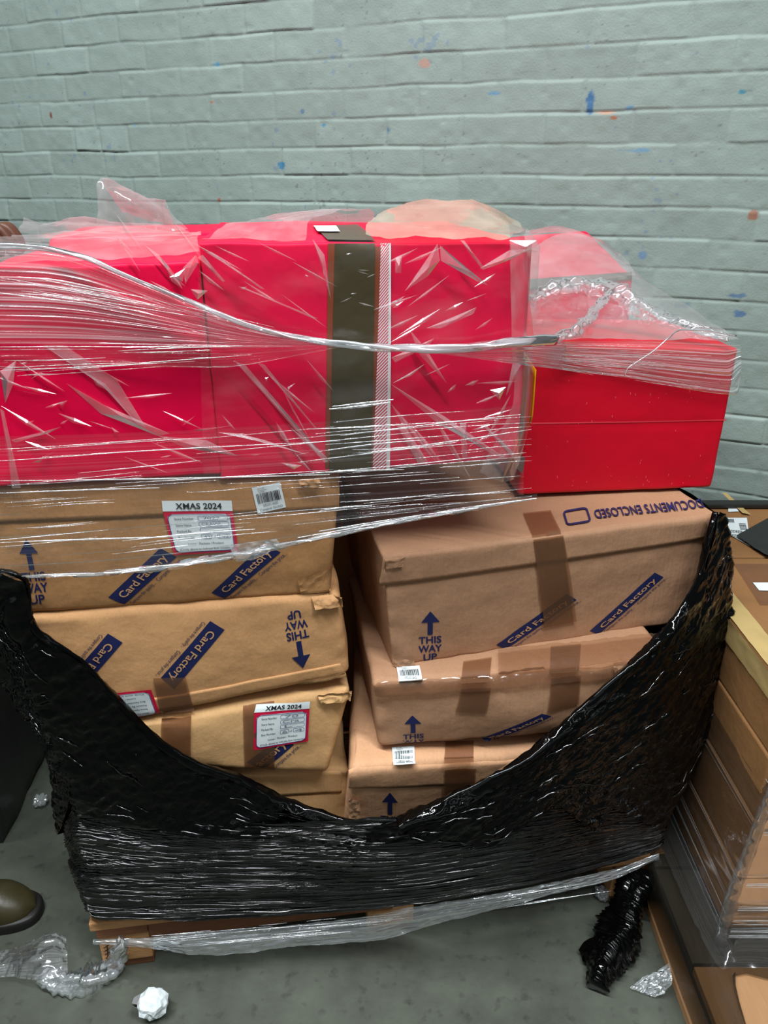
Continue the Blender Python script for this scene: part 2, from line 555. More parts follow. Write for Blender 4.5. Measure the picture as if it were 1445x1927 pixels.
# ---------------------------------------------------------------- faces, cartons and everything printed on them
class Face:
    """a planar quad with a bulge; marks, tape and labels are laid on it"""
    def __init__(self, P00, P10, P11, P01, disp):
        self.P = (P00, P10, P11, P01)
        n = (P10 - P00).cross(P01 - P00).normalized()
        self.n = n
        self.q = P00
        self.disp = disp
        self.bvh = None
        self.e1 = (P10 - P00)
        self.e2 = (P01 - P00)

    def uv(self, p):
        P00, P10, P11, P01 = self.P
        u = v = 0.5
        for _ in range(6):
            f = P00 * ((1 - u) * (1 - v)) + P10 * (u * (1 - v)) + P11 * (u * v) + P01 * ((1 - u) * v) - p
            fu = (P10 - P00) * (1 - v) + (P11 - P01) * v
            fv = (P01 - P00) * (1 - u) + (P11 - P10) * u
            a, b, c = fu.dot(fu), fu.dot(fv), fv.dot(fv)
            r1, r2 = fu.dot(f), fv.dot(f)
            det = a * c - b * b
            if abs(det) < 1e-14:
                break
            u -= (c * r1 - b * r2) / det
            v -= (a * r2 - b * r1) / det
        return u, v

    def at(self, px, py, off=0.0):
        p = hit(px, py, self.q, self.n)
        u, v = self.uv(p)
        if self.bvh is not None:      # lie on the carton's real, dented surface
            h = self.bvh.ray_cast(p + self.n * 0.05, -self.n, 0.10)
        u = min(1, max(0, u)); v = min(1, max(0, v))
        a = self.disp(u, v)
        if self.bvh is not None and h[0] is not None:
            a = max(a - 0.007, (h[0] - p).dot(self.n))
        return p + self.n * (a + off)


class Quad:
    """unit square laid on a face through four picked corners TL, TR, BR, BL (t = 1 at the top)"""
    def __init__(self, face, TL, TR, BR, BL):
        self.f = face
        self.c = [np.array(x, float) for x in (TL, TR, BR, BL)]
        a = face.at(*BL) ; b = face.at(*BR); c = face.at(*TL)
        self.w = (b - a).length; self.h = (c - a).length

    def at(self, s, t, off=0.0):
        TL, TR, BR, BL = self.c
        p = BL * ((1 - s) * (1 - t)) + BR * (s * (1 - t)) + TR * (s * t) + TL * ((1 - s) * t)
        return self.f.at(p[0], p[1], off)

    def panel(self, name, mat, parent, off, rect=(0, 0, 1, 1), ns=14, nt=8, thick=0.0, wr=0.0, seed=0, radius=0.0, label=None):
        s0, t0, s1, t1 = rect
        verts, uvs = [], []
        for j in range(nt):
            for i in range(ns):
                s, t = i / (ns - 1), j / (nt - 1)
                ss, tt = s0 + (s1 - s0) * s, t0 + (t1 - t0) * t
                if radius > 0:      # rounded corners: pull the outline in near the corners
                    W, H = self.w * (s1 - s0), self.h * (t1 - t0)
                    x, y = s * W, t * H
                    dy = min(y, H - y)
                    if dy < radius:
                        ins = radius - math.sqrt(max(0, radius ** 2 - (radius - dy) ** 2))
                        x = ins + (W - 2 * ins) * s
                    ss = s0 + (s1 - s0) * x / W
                k = off
                if wr:
                    k += wr * (0.5 + 0.5 * ridg(ss * self.w * 45 + seed, tt * self.h * 45, seed, 2))
                verts.append(self.at(ss, tt, k))
                uvs.append((s, t))
        faces = grid_faces(ns, nt)
        if thick > 0:
            ring = [(i, 0) for i in range(ns)] + [(ns - 1, j) for j in range(1, nt)] + [(i, nt - 1) for i in range(ns - 2, -1, -1)] + [(0, j) for j in range(nt - 2, 0, -1)]
            idx = [j * ns + i for i, j in ring]
            b = len(verts)
            for k in idx:
                verts.append(verts[k] - self.f.n * thick); uvs.append(uvs[k])
            m = len(idx)
            for k in range(m):
                faces.append((idx[k], b + k, b + (k + 1) % m, idx[(k + 1) % m]))
        me = mesh_of(name, verts, faces, uvs)
        o = link(name, me, mat, parent, True)
        if label: o['label'] = label
        return o

    def polys(self, name, mat, parent, off, polys, label=None):
        """flat shapes in unit coordinates, one mesh"""
        verts, faces = [], []
        for poly in polys:
            b = len(verts)
            verts += [self.at(s, t, off) for s, t in poly]
            faces.append(tuple(range(b, b + len(poly))))
        o = link(name, mesh_of(name, verts, faces), mat, parent, False)
        if label: o['label'] = label
        return o

    def text(self, name, items, mat, parent, off, label=None):
        """items: (string, s0, s1, t_baseline, t_capheight, bold); lettering laid flat on the face, one mesh"""
        verts, faces = [], []
        for (txt, s0, s1, tb, th, bold) in items:
            V, F = glyphs(txt, bold)
            xs = [v[0] for v in V]
            x0, x1 = min(xs), max(xs)
            b = len(verts)
            for x, y in V:
                verts.append(self.at(s0 + (s1 - s0) * (x - x0) / (x1 - x0), tb + th * y, off))
            faces += [tuple(b + i for i in f) for f in F]
        o = link(name, mesh_of(name, verts, faces), mat, parent, False)
        if label: o['label'] = label
        return o


_G = {}


def glyphs(txt, bold=0.0):
    key = (txt, bold)
    if key in _G:
        return _G[key]
    c = bpy.data.curves.new('lettering', 'FONT')
    c.body = txt
    c.size = 1.0
    c.offset = bold
    c.resolution_u = 3
    c.fill_mode = 'FRONT'
    o = bpy.data.objects.new('lettering', c)
    COL.objects.link(o)
    bpy.context.view_layer.update()
    dg = bpy.context.evaluated_depsgraph_get()
    me = bpy.data.meshes.new_from_object(o.evaluated_get(dg))
    V = [(v.co.x, v.co.y / 0.70) for v in me.vertices]
    F = [tuple(p.vertices) for p in me.polygons]
    bpy.data.objects.remove(o)
    bpy.data.curves.remove(c)
    bpy.data.meshes.remove(me)
    _G[key] = (V, F)
    return V, F


class Carton:
    def __init__(self, name, TL, TR, BR, BL, q, yaw, depth, mat, label, cat, group=None, r=0.010, bulge=0.006, crush=0.004,
                 seed=0, creases=(), zbot=None, bot_back=0.0, bdir=None, back_rise=0.0, wav=0.0025, cuts=48):
        b = Vector((-math.sin(yaw), math.cos(yaw), 0))
        pl = lambda p: hit(p[0], p[1], q, b)
        P01, P11, P10, P00 = pl(TL), pl(TR), pl(BR), pl(BL)
        if zbot is not None:
            k = (P00.z - zbot); P00 = P00 - Vector((0, 0, k)); P10 = P10.copy(); P10.z = zbot
            P00 = P00 + b * bot_back; P10 = P10 + b * bot_back
        self.corners = (P00, P10, P11, P01)
        self.root = thing(name, (P00 + P10) / 2 + b * depth / 2, label, cat, group)
        W = ((P10 - P00).length + (P11 - P01).length) / 2
        H = ((P01 - P00).length + (P11 - P10).length) / 2
        D = depth
        n = -b

        def disp(u, v):
            e = min(u, 1 - u) * W
            e2 = min(v, 1 - v) * H
            edge = math.exp(-e / 0.03) + math.exp(-e2 / 0.025)
            h = bulge * max(0, math.sin(math.pi * u)) * max(0, math.sin(math.pi * v)) ** 0.7
            h += wav * nz(u * W * 9 + seed * 3.1, v * H * 9, seed) + wav * 0.6 * nz(u * W * 24, v * H * 24 + seed, seed)
            h += crush * edge * nz(u * W * 26 + seed, v * H * 26, seed * 2)
            for (u0, v0, u1, v1, amp, wd) in creases:      # a fold line across the face
                L = math.hypot((u1 - u0) * W, (v1 - v0) * H)
                dx, dy = (u1 - u0) * W / L, (v1 - v0) * H / L
                px_, py_ = (u - u0) * W, (v - v0) * H
                al = px_ * dx + py_ * dy
                if -0.01 < al < L + 0.01:
                    h += amp * math.exp(-((-px_ * dy + py_ * dx) / wd) ** 2)
            return h
        self.disp = disp
        self.front = Face(P00, P10, P11, P01, disp)
        b = bdir if bdir is not None else b
        bb = b * (D - bot_back)
        rise = Vector((0, 0, back_rise))
        B01, B11 = P01 + b * D + rise, P11 + b * D + rise
        B00, B10 = P00 + bb, P10 + bb
        self.back = (B00, B10, B11, B01)
        tdisp = lambda u, v: 0.003 * nz(u * 5 + seed, v * 5, 1.7)
        self.top = Face(P01, P11, B11, B01, tdisp)
        self.left = Face(B00, P00, P01, B01, lambda u, v: 0.0)
        bm = bmesh.new()
        bmesh.ops.create_cube(bm, size=1)
        bmesh.ops.subdivide_edges(bm, edges=bm.edges[:], cuts=cuts, use_grid_fill=True)
        wp = lambda t: t - 0.11 * math.sin(2 * math.pi * t)
        dims = (W, D, H)
        for v in bm.verts:
            q3 = [wp(c + 0.5) for c in v.co]
            p = [q3[k] * dims[k] for k in range(3)]
            cl = [min(max(p[k], r), dims[k] - r) for k in range(3)]
            d = Vector([p[k] - cl[k] for k in range(3)])
            if d.length > 1e-9:
                d = d.normalized() * r
            p = [cl[k] + d[k] for k in range(3)]
            u, y, z = p[0] / W, p[1] / D, p[2] / H
            f = P00 * ((1 - u) * (1 - z)) + P10 * (u * (1 - z)) + P11 * (u * z) + P01 * ((1 - u) * z)
            g = B00 * ((1 - u) * (1 - z)) + B10 * (u * (1 - z)) + B11 * (u * z) + B01 * ((1 - u) * z)
            P = f.lerp(g, y)
            wf = max(0, 1 - y * D / 0.06)
            P = P + n * (disp(u, z) * wf)
            wt = max(0, 1 - (1 - z) * H / 0.03)
            P = P + Vector((0, 0, 1)) * (tdisp(u, y) * wt)
            sd = 0.006 * nz(y * D * 10 + seed, z * H * 10, seed + 4) * (1 - wf)
            P = P + PA * (sd * (1 if u > 0.5 else -1) * (1 if min(u, 1 - u) < 0.02 else 0))
            v.co = P
        bm.normal_update()
        self.front.bvh = self.top.bvh = self.left.bvh = BVHTree.FromBMesh(bm)
        self.body = bm_obj('body', bm, mat, self.root, True)

    def q(self, TL, TR, BR, BL, face=None):
        return Quad(face or self.front, TL, TR, BR, BL)


def banner(c, TL, TR, BR, BL, txt='Card Factory', s0=0.10, s1=0.93, sub=True, sub_end=1.0):
    q = c.q(TL, TR, BR, BL)
    b = q.panel('printed_banner', 'navy', c.root, 0.0008, ns=30, nt=8)
    q.text('banner_lettering', [(txt, s0, s1, 0.30, 0.46, 0.012)], 'print_kraft', b, 0.0020)
    if sub:
        q.text('slogan_print', [('Compare the quality...', 0.06, 0.50 * sub_end, -0.34, 0.24, 0.0), ('Compare the price...', 0.56, 1.02 * sub_end, -0.34, 0.24, 0.0)],
               'navy', c.root, 0.0010)


def way_up(c, TL, TR, BR, BL, lines=('THIS', 'WAY', 'UP'), top=0.52):
    q = c.q(TL, TR, BR, BL)
    a, t1 = top + 0.02, 1.0
    hh = (t1 - a) * 0.46
    q.polys('arrow_print', 'navy', c.root, 0.0011, [[(0.10, t1 - hh), (0.39, t1 - hh), (0.61, t1 - hh), (0.90, t1 - hh), (0.5, t1)],
                                                    [(0.39, a), (0.61, a), (0.61, t1 - hh), (0.39, t1 - hh)]])
    it = []
    lh = (top - 0.02) / 3
    for k, l in enumerate(lines):
        tb = top - 0.03 - (k + 1) * lh + 0.055
        ww = {'THIS': (0.02, 0.98), 'WAY': (0.0, 1.0), 'UP': (0.22, 0.80)}[l]
        it.append((l, ww[0], ww[1], tb, lh * 0.76, 0.025))
    q.text('way_up_lettering', it, 'navy', c.root, 0.0011)


def barcode(c, face, TL, TR, BR, BL, l1='07D2C1A02S', l2='Container No:NO'):
    q = c.q(TL, TR, BR, BL, face)
    b = q.panel('barcode_sticker', 'white', c.root, 0.0032, ns=10, nt=8)
    rnd = random.Random(int(TL[0]))
    s, bars = 0.10, []
    while s < 0.90:
        ww = rnd.choice((0.010, 0.018, 0.03))
        bars.append([(s, 0.36), (s + ww, 0.36), (s + ww, 0.74), (s, 0.74)])
        s += ww + rnd.choice((0.010, 0.016, 0.026))
    q.polys('bars_print', 'ink', b, 0.0044, bars)
    q.text('code_lettering', [(l1, 0.26, 0.78, 0.22, 0.09, 0.0)], 'ink', b, 0.0044)
    q.text('container_lettering', [(l2, 0.12, 0.90, 0.07, 0.09, 0.0)], 'ink', b, 0.0044)
    q.text('goods_lettering', [('Goods', 0.18, 0.42, 0.90, 0.05, 0), ('Customer', 0.18, 0.50, 0.83, 0.05, 0), ('Loose', 0.22, 0.40, 0.77, 0.05, 0)], 'ink', b, 0.0044)


def rrect(s0, t0, s1, t1, r, n=5):
    P = []
    for cx, cy, a0 in ((s1 - r[0], t1 - r[1], 0), (s0 + r[0], t1 - r[1], 90), (s0 + r[0], t0 + r[1], 180), (s1 - r[0], t0 + r[1], 270)):
        for k in range(n + 1):
            a = R(a0 + 90 * k / n)
            P.append((cx + r[0] * math.cos(a), cy + r[1] * math.sin(a)))
    return P


def ring(s0, t0, s1, t1, r, w):
    A = rrect(s0, t0, s1, t1, r)
    B = rrect(s0 + w[0], t0 + w[1], s1 - w[0], t1 - w[1], (max(0.001, r[0] - w[0]), max(0.001, r[1] - w[1])))
    n = len(A)
    return [[A[i], A[(i + 1) % n], B[(i + 1) % n], B[i]] for i in range(n)]


def form_label(c, body, header=None, hand=('7027', 'CRAWL', '', '42', '142'), wr=0.0008):
    qb = c.q(*body)
    lb = qb.panel('store_label', 'label_red', c.root, 0.0030, ns=16, nt=12, wr=wr)
    qb.panel('label_form', 'white', lb, 0.0040, rect=(0.045, 0.06, 0.955, 0.93), ns=18, nt=16, radius=0.008, wr=wr)
    o = 0.0050
    qb.polys('label_outline', 'label_blue', lb, o, ring(0.045, 0.06, 0.955, 0.93, (0.09, 0.12), (0.010, 0.014)))
    rows = [('Store Number', 0.80, 0.14, 0.42), ('Store Name', 0.65, 0.14, 0.37), ('Packed By', 0.51, 0.14, 0.35), ('Box Number', 0.37, 0.14, 0.40)]
    it = [(t, a, b, y, 0.055, 0.0) for t, y, a, b in rows]
    it += [('Loose / Packets / Product', 0.26, 0.80, 0.22, 0.055, 0.0), ('(Circle above to indicate box contents)', 0.12, 0.92, 0.10, 0.055, 0.0), ('of', 0.655, 0.70, 0.37, 0.05, 0.0)]
    qb.text('label_lettering', it, 'ink', lb, o)
    rects = []
    for y in (0.775, 0.635, 0.495):
        rects += ring(0.48, y, 0.92, y + 0.115, (0.03, 0.03), (0.006, 0.009))
    rects += ring(0.48, 0.345, 0.64, 0.46, (0.03, 0.03), (0.006, 0.009)) + ring(0.72, 0.345, 0.92, 0.46, (0.03, 0.03), (0.006, 0.009))
    qb.polys('label_boxes', 'label_blue', lb, o, rects)
    hp = []
    for t, a, b, y in ((hand[0], 0.56, 0.80, 0.80), (hand[1], 0.52, 0.82, 0.66), (hand[2], 0.56, 0.70, 0.52), (hand[3], 0.52, 0.61, 0.365), (hand[4], 0.75, 0.89, 0.365)):
        if t:
            hp.append((t, a, b, y, 0.07, 0.0))
    qb.text('pen_writing', hp, 'pen', lb, o)
    if header:
        qh = c.q(*header)
        qh.panel('label_header', 'white', lb, 0.0036, ns=14, nt=4, wr=wr)
        qh.text('header_lettering', [('XMAS 2024', 0.19, 0.85, 0.24, 0.55, 0.02)], 'ink', lb, 0.0050)


# ================================================================= the setting
def build_wall():
    ang = R(-22.5)
    wd = Vector((math.cos(ang), math.sin(ang), 0))       # along the wall, to the right (towards the camera)
    wn = Vector((math.sin(ang), -math.cos(ang), 0))      # out of the wall, into the room
    if wn.y > 0:
        wn = -wn
    O = Vector((0, 2.43, 0))
    s = np.concatenate([np.arange(-4.6, -2.4, 0.011), np.arange(-2.4, 1.75, 0.0052)])
    z = np.concatenate([np.arange(0.0, 0.6, 0.012), np.arange(0.6, 2.62, 0.0030)])
    S, Z = np.meshgrid(s, z)
    rng = np.random.default_rng(3)
    rh, bl = 0.075, 0.225

    def smooth_noise(shape, cell_, seed):
        cm = cell_ * 0.0065
        r2 = np.random.default_rng(seed)
        yy = z / cm; xx = (s - s[0]) / cm
        g = r2.standard_normal((int(yy[-1]) + 3, int(xx[-1]) + 3))
        y0 = yy.astype(int); x0 = xx.astype(int)
        fy = (yy - y0)[:, None]; fx = (xx - x0)[None, :]
        fy = fy * fy * (3 - 2 * fy); fx = fx * fx * (3 - 2 * fx)
        a = g[np.ix_(y0, x0)]; b = g[np.ix_(y0, x0 + 1)]; c = g[np.ix_(y0 + 1, x0)]; d = g[np.ix_(y0 + 1, x0 + 1)]
        return (a * (1 - fx) + b * fx) * (1 - fy) + (c * (1 - fx) + d * fx) * fy
    sh = S.shape
    zz = Z + 0.0022 * smooth_noise(sh, 38, 1) + 0.0010 * smooth_noise(sh, 12, 2)
    ss = S + 0.0016 * smooth_noise(sh, 14, 4)
    k = np.floor((zz - 1.5) / rh).astype(int)
    fz = (zz - 1.5) / rh - k
    kmin, kmax = k.min(), k.max()
    shift = np.zeros(kmax - kmin + 1)
    for i in range(len(shift)):
        kk = i + kmin
        shift[i] = (0.105 if kk % 2 == 0 else 0.0) + rng.normal(0, 0.008)
    off = shift[k - kmin]
    j = np.floor((ss - off) / bl).astype(int)
    fs = (ss - off) / bl - j
    # per brick values
    jm = j.min(); tab = rng.standard_normal((kmax - kmin + 1, j.max() - jm + 1, 5))
    tb = tab[k - kmin, j - jm]
    jit = 0.012 * tb[..., 3]
    dz = np.minimum(fz, 1 - fz) * rh
    ds = np.minimum(fs, 1 - fs) * bl
    # some stretchers are cut in two
    half = tb[..., 4] > 1.55
    ds = np.where(half, np.minimum(ds, np.abs(fs - 0.48) * bl), ds)
    joint_vis = np.clip(0.75 + 0.45 * smooth_noise(sh, 30, 9), 0.15, 1.0)
    mw = 0.0030
    # brick arris: crisp underneath, paint-filled on top
    lower = fz < 0.5
    f1 = np.where(lower, np.clip((dz - mw * 0.3) / 0.0034, 0, 1), np.clip((dz - 0.001) / 0.0075, 0, 1)); f2 = np.clip((ds - mw * 0.4) / 0.0052, 0, 1)
    f2 = 1 - (1 - f2) * np.clip(0.55 + 0.6 * joint_vis ** 2, 0, 1)
    f1 = 1 - (1 - f1) * (0.45 + 0.55 * joint_vis)
    face = np.minimum(f1, f2)
    face = face * face * (3 - 2 * face)
    h = 0.0026 * face + 0.0007 * tb[..., 0] * face + 0.0016 * tb[..., 1] * (fz - 0.5) * face + 0.0012 * tb[..., 2] * (fs - 0.5) * face
    h += 0.0004 * smooth_noise(sh, 3, 20) + 0.0006 * smooth_noise(sh, 7, 21) + 0.0012 * smooth_noise(sh, 26, 22)
    pits = smooth_noise(sh, 3, 40)
    h -= 0.0011 * np.clip(pits - 1.25, 0, 1)
    # paint: blue-grey, chipped to older coats, rust and bare brick
    base = np.array(srgb(134, 148, 142)[:3])
    colr = np.ones(sh + (3,)) * base
    colr *= (1 + 0.030 * tb[..., 0] + 0.022 * smooth_noise(sh, 60, 31) + 0.02 * smooth_noise(sh, 9, 32))[..., None]
    under = (fz < 0.12) | (fz > 0.93)
    edge_dark = np.clip(smooth_noise(sh, 10, 33) + 0.7 * smooth_noise(sh, 40, 34) - 0.35, 0, 1) * (dz < 0.004) * (fz < 0.5) * 0.30  # patchy darker line along the lower brick edges
    colr = colr * (1 - edge_dark[..., None]) + np.array(srgb(72, 82, 82)[:3]) * edge_dark[..., None]

    def blend(mask, c):
        nonlocal colr
        colr = colr * (1 - mask[..., None]) + np.array(c[:3]) * mask[..., None]
    fleck = np.clip((smooth_noise(sh, 2, 50) + 0.8 * smooth_noise(sh, 14, 51) + 0.4 * smooth_noise(sh, 60, 55) - 2.5) * 2.0, 0, 0.35)
    blend(fleck, srgb(78, 110, 146))
    fleck2 = np.clip((smooth_noise(sh, 1, 52) + 0.5 * smooth_noise(sh, 20, 53) - 2.1) * 1.5, 0, 0.45)
    blend(fleck2, srgb(72, 74, 84))
    # chips picked out in the photograph: (px, py, radius s, radius z, colour)
    n3 = smooth_noise(sh, 2, 60)
    chips = [(1112, 190, .010, .030, srgb(36, 92, 140)), (530, 312, .014, .012, srgb(52, 120, 158)), (407, 121, .014, .008, srgb(80, 140, 168)),
             (1415, 405, .014, .014, srgb(140, 88, 66)), (1155, 222, .010, .005, srgb(158, 92, 56)), (98, 217, .004, .014, srgb(110, 42, 36)),
             (400, 192, .010, .006, srgb(166, 104, 70)), (414, 376, .006, .006, srgb(160, 80, 50)), (610, 236, .007, .006, srgb(52, 130, 166)),
             (1202, 283, .040, .005, srgb(96, 138, 164)), (930, 176, .018, .006, srgb(90, 134, 164)), (732, 245, .006, .014, srgb(50, 104, 140)),
             (1395, 172, .010, .006, srgb(40, 120, 140)), (1390, 590, .014, .010, srgb(70, 104, 140)), (1385, 556, .024, .006, srgb(80, 110, 140)),
             (800, 120, .020, .010, srgb(168, 132, 118)), (1140, 212, .024, .004, srgb(178, 140, 118)), (255, 236, .010, .005, srgb(96, 140, 168)),
             (1210, 480, .012, .012, srgb(100, 130, 160)), (1185, 203, .012, .006, srgb(90, 130, 156)), (570, 210, .006, .006, srgb(80, 110, 140))]
    for (px, py, rs, rz, c) in chips:
        p = hit(px, py, O, wn)
        sx = (p - O).dot(wd)
        d = ((S - sx) / rs) ** 2 + ((Z - p.z) / rz) ** 2 + 0.45 * n3
        blend(np.clip((1.0 - d) * 2.0, 0, 0.85), c)
    X = O.x + wd.x * S + wn.x * h; Y = O.y + wd.y * S + wn.y * h
    co = np.stack([X, Y, Z], -1).reshape(-1, 3).astype(np.float32)
    ny, nx = sh
    ii = np.arange(ny * nx).reshape(ny, nx)
    quads = np.stack([ii[:-1, :-1], ii[:-1, 1:], ii[1:, 1:], ii[1:, :-1]], -1).reshape(-1, 4)
    me = bpy.data.meshes.new('wall_back')
    me.vertices.add(len(co)); me.vertices.foreach_set('co', co.ravel())
    me.loops.add(quads.size); me.loops.foreach_set('vertex_index', quads.ravel().astype(np.int32))
    me.polygons.add(len(quads))
    me.polygons.foreach_set('loop_start', (np.arange(len(quads)) * 4).astype(np.int32))
    me.polygons.foreach_set('loop_total', np.full(len(quads), 4, np.int32))
    me.update(calc_edges=True)
    at = me.color_attributes.new('paint', 'FLOAT_COLOR', 'POINT')
    ca = np.concatenate([np.clip(colr, 0, 1).reshape(-1, 3), np.ones((len(co), 1))], 1).astype(np.float32)
    at.data.foreach_set('color', ca.ravel())
    m, nt, out = newmat('painted_brick')
    p = N(nt, 'BsdfPrincipled'); p.inputs['Roughness'].default_value = 0.55; p.inputs['Specular IOR Level'].default_value = 0.3
    a = N(nt, 'Attribute'); a.attribute_name = 'paint'
    tc = N(nt, 'TexCoord'); nb = N(nt, 'TexNoise'); nb.inputs['Scale'].default_value = 190; nb.inputs['Detail'].default_value = 4
    nt.links.new(tc.outputs['Object'], nb.inputs['Vector'])
    b = N(nt, 'Bump'); b.inputs['Strength'].default_value = 0.22; b.inputs['Distance'].default_value = 0.004
    nt.links.new(nb.outputs['Fac'], b.inputs['Height']); nt.links.new(b.outputs[0], p.inputs['Normal'])
    nt.links.new(a.outputs['Color'], p.inputs['Base Color']); nt.links.new(p.outputs[0], out.inputs[0])
    o = link('wall_back', me, m)
    props(o, 'painted blue-grey brick wall behind the pallet load', 'wall', kind='structure')


build_wall()


def build_floor():
    m, nt, out = newmat('concrete_floor')
    p = N(nt, 'BsdfPrincipled'); p.inputs['Roughness'].default_value = 0.55; p.inputs['Specular IOR Level'].default_value = 0.3
    tc = N(nt, 'TexCoord')
    a = N(nt, 'TexNoise'); a.inputs['Scale'].default_value = 5; a.inputs['Detail'].default_value = 9; a.inputs['Roughness'].default_value = 0.62
    b = N(nt, 'TexNoise'); b.inputs['Scale'].default_value = 34; b.inputs['Detail'].default_value = 5
    for x in (a, b):
        nt.links.new(tc.outputs['Object'], x.inputs['Vector'])
    r = N(nt, 'ValToRGB')
    r.color_ramp.elements[0].position = 0.34; r.color_ramp.elements[0].color = srgb(62, 65, 57)
    r.color_ramp.elements[1].position = 0.66; r.color_ramp.elements[1].color = srgb(86, 90, 80)
    nt.links.new(a.outputs['Fac'], r.inputs[0])
    r2 = N(nt, 'ValToRGB')
    r2.color_ramp.elements[0].position = 0.27; r2.color_ramp.elements[0].color = (0.45, 0.45, 0.45, 1)
    r2.color_ramp.elements[1].position = 0.42; r2.color_ramp.elements[1].color = (1, 1, 1, 1)
    nt.links.new(b.outputs['Fac'], r2.inputs[0])
    mx = N(nt, 'Mix', data_type='RGBA', blend_type='MULTIPLY'); mx.inputs[0].default_value = 0.8
    nt.links.new(r.outputs[0], mx.inputs[6]); nt.links.new(r2.outputs[0], mx.inputs[7])
    nt.links.new(mx.outputs[2], p.inputs['Base Color'])
    bp = N(nt, 'Bump'); bp.inputs['Strength'].default_value = 0.12; bp.inputs['Distance'].default_value = 0.01
    nt.links.new(b.outputs['Fac'], bp.inputs['Height']); nt.links.new(bp.outputs[0], p.inputs['Normal'])
    nt.links.new(p.outputs[0], out.inputs[0])
    bm = bmesh.new()
    box_mesh(bm, (0, 0.8, -0.05), (8, 7, 0.1), None, 0)
    o = bm_obj('floor', bm, m)
    props(o, 'grey concrete warehouse floor', 'floor', kind='structure')


build_floor()

# ================================================================= the pallet under the load
from mathutils import Matrix
ROTP = Matrix.Rotation(YAW, 3, 'Z')


def pl(x, y, z):      # pallet coordinates: x from the left front corner, y into the load
    return PC + PA * (x - 0.606) + PB * y + Vector((0, 0, z))


pal = thing('pallet', pl(0.606, 0.45, 0), 'wooden pallet under the loaded cartons, bare corner showing at left', 'pallet')
for k in range(6):
    bm = bmesh.new(); box_mesh(bm, pl(0.606, 0.06 + k * 0.165, 0.133), (1.212, 0.122, 0.022), ROTP, 0.003)
    bm_obj('deck_board', bm, 'wood', pal)
for x in (0.06, 0.606, 1.152):
    bm = bmesh.new(); box_mesh(bm, pl(x, 0.475, 0.111), (0.10, 0.95, 0.021), ROTP, 0.002)
    bm_obj('stringer_board', bm, 'wood_red', pal)
    bm = bmesh.new(); box_mesh(bm, pl(x, 0.475, 0.011), (0.10, 0.93, 0.022), ROTP, 0.002)
    bm_obj('bottom_board', bm, 'wood_red', pal)
    for y in (0.055, 0.475, 0.89):
        bm = bmesh.new(); box_mesh(bm, pl(x, y, 0.061), (0.10, 0.10, 0.078), ROTP, 0.003)
        blk = bm_obj('block', bm, 'wood', pal)
        if x == 0.06 and y == 0.055:
            f = Face(pl(0.01, 0.003, 0.022), pl(0.11, 0.003, 0.022), pl(0.11, 0.003, 0.10), pl(0.01, 0.003, 0.10), lambda u, v: 0.0)
            ln = []

            def stroke(x0, z0, x1, z1, wd=0.0011):
                a, b2 = pl(x0, 0.0028, z0), pl(x1, 0.0028, z1)
                d = (b2 - a).normalized(); sd = d.cross(PB).normalized() * wd
                ln.append([a - sd, a + sd, b2 + sd, b2 - sd])
            for x0 in (0.022, 0.040, 0.058):
                stroke(x0, 0.030, x0 + 0.004, 0.076)
            for k in range(4):
                stroke(0.018, 0.038 + k * 0.010, 0.030, 0.046 + k * 0.010); stroke(0.036, 0.040 + k * 0.010, 0.048, 0.050 + k * 0.009)
            vv, ff = [], []
            for q4 in ln:
                ff.append(tuple(range(len(vv), len(vv) + 4))); vv += q4
            link('stamp_mark', mesh_of('stamp_mark', vv, ff), 'ink', blk, False)
bm = bmesh.new(); box_mesh(bm, pl(0.36, 0.012, 0.098), (0.50, 0.018, 0.048), ROTP, 0.002)
bm_obj('front_plank', bm, 'wood_red', pal)

# ================================================================= brown cartons, left column
GB = 'brown printed cartons stacked on the pallet'
q0 = lambda d: PC + PB * d
ZP = 0.146
CB = 'carton'
L1 = Carton('carton', (-24, 912), (641, 893), (622, 1117), (-4, 1160), q0(0.010), YAW, 0.42, 'kraft_dull',
            'brown carton with flat white label, topmost of left column under pink boxes', CB, GB, seed=1, bulge=0.004)
L2 = Carton('carton', (44, 1160), (640, 1116), (658, 1270), (84, 1390), q0(0.004), YAW, 0.42, 'kraft',
            'upside-down printed brown carton, second from top of left column', CB, GB, seed=2, r=0.014, bulge=0.010)
L3 = Carton('carton', (120, 1384), (662, 1294), (617, 1458), (130, 1432), q0(0.000), YAW, 0.42, 'kraft_old',
            'squashed brown carton with creased label, third from top of left column', CB, GB, seed=3, r=0.012, bulge=0.006)
L4 = Carton('carton', (150, 1462), (656, 1447), (655, 1600), (170, 1740), q0(0.030), YAW, 0.42, 'kraft_old',
            'plain brown carton half hidden by black film, lowest of left column', CB, GB, seed=4, zbot=ZP, bulge=0.004)
# right column
q16 = Vector((0.012, 1.150, 0))
R1 = Carton('carton', (720, 1046), (1351, 966), (1310, 1166), (739, 1256), q16, R(16), 0.40, 'kraft_pink',
            'brown carton reading DOCUMENTS ENCLOSED on top, topmost of right column', CB, GB, seed=5, r=0.006, bulge=0.004, bdir=Vector((-math.sin(R(13)), math.cos(R(13)), 0)))
R2 = Carton('carton', (700, 1284), (1268, 1236), (1240, 1366), (712, 1407), q0(-0.045), YAW, 0.40, 'kraft_pink',
            'brown carton with wrinkled tape along its edge, second of right column', CB, GB, seed=6, r=0.012, bulge=0.016)
R3 = Carton('carton', (655, 1446), (1170, 1400), (1180, 1560), (655, 1640), Vector((-0.06, 1.058, 0)), R(13), 0.40, 'kraft_light',
            'brown carton with barcode sticker on top, lowest visible of right column', CB, GB, seed=7, r=0.022, bulge=0.012, zbot=ZP, bot_back=0.10, bdir=Vector((0, 1, 0)))


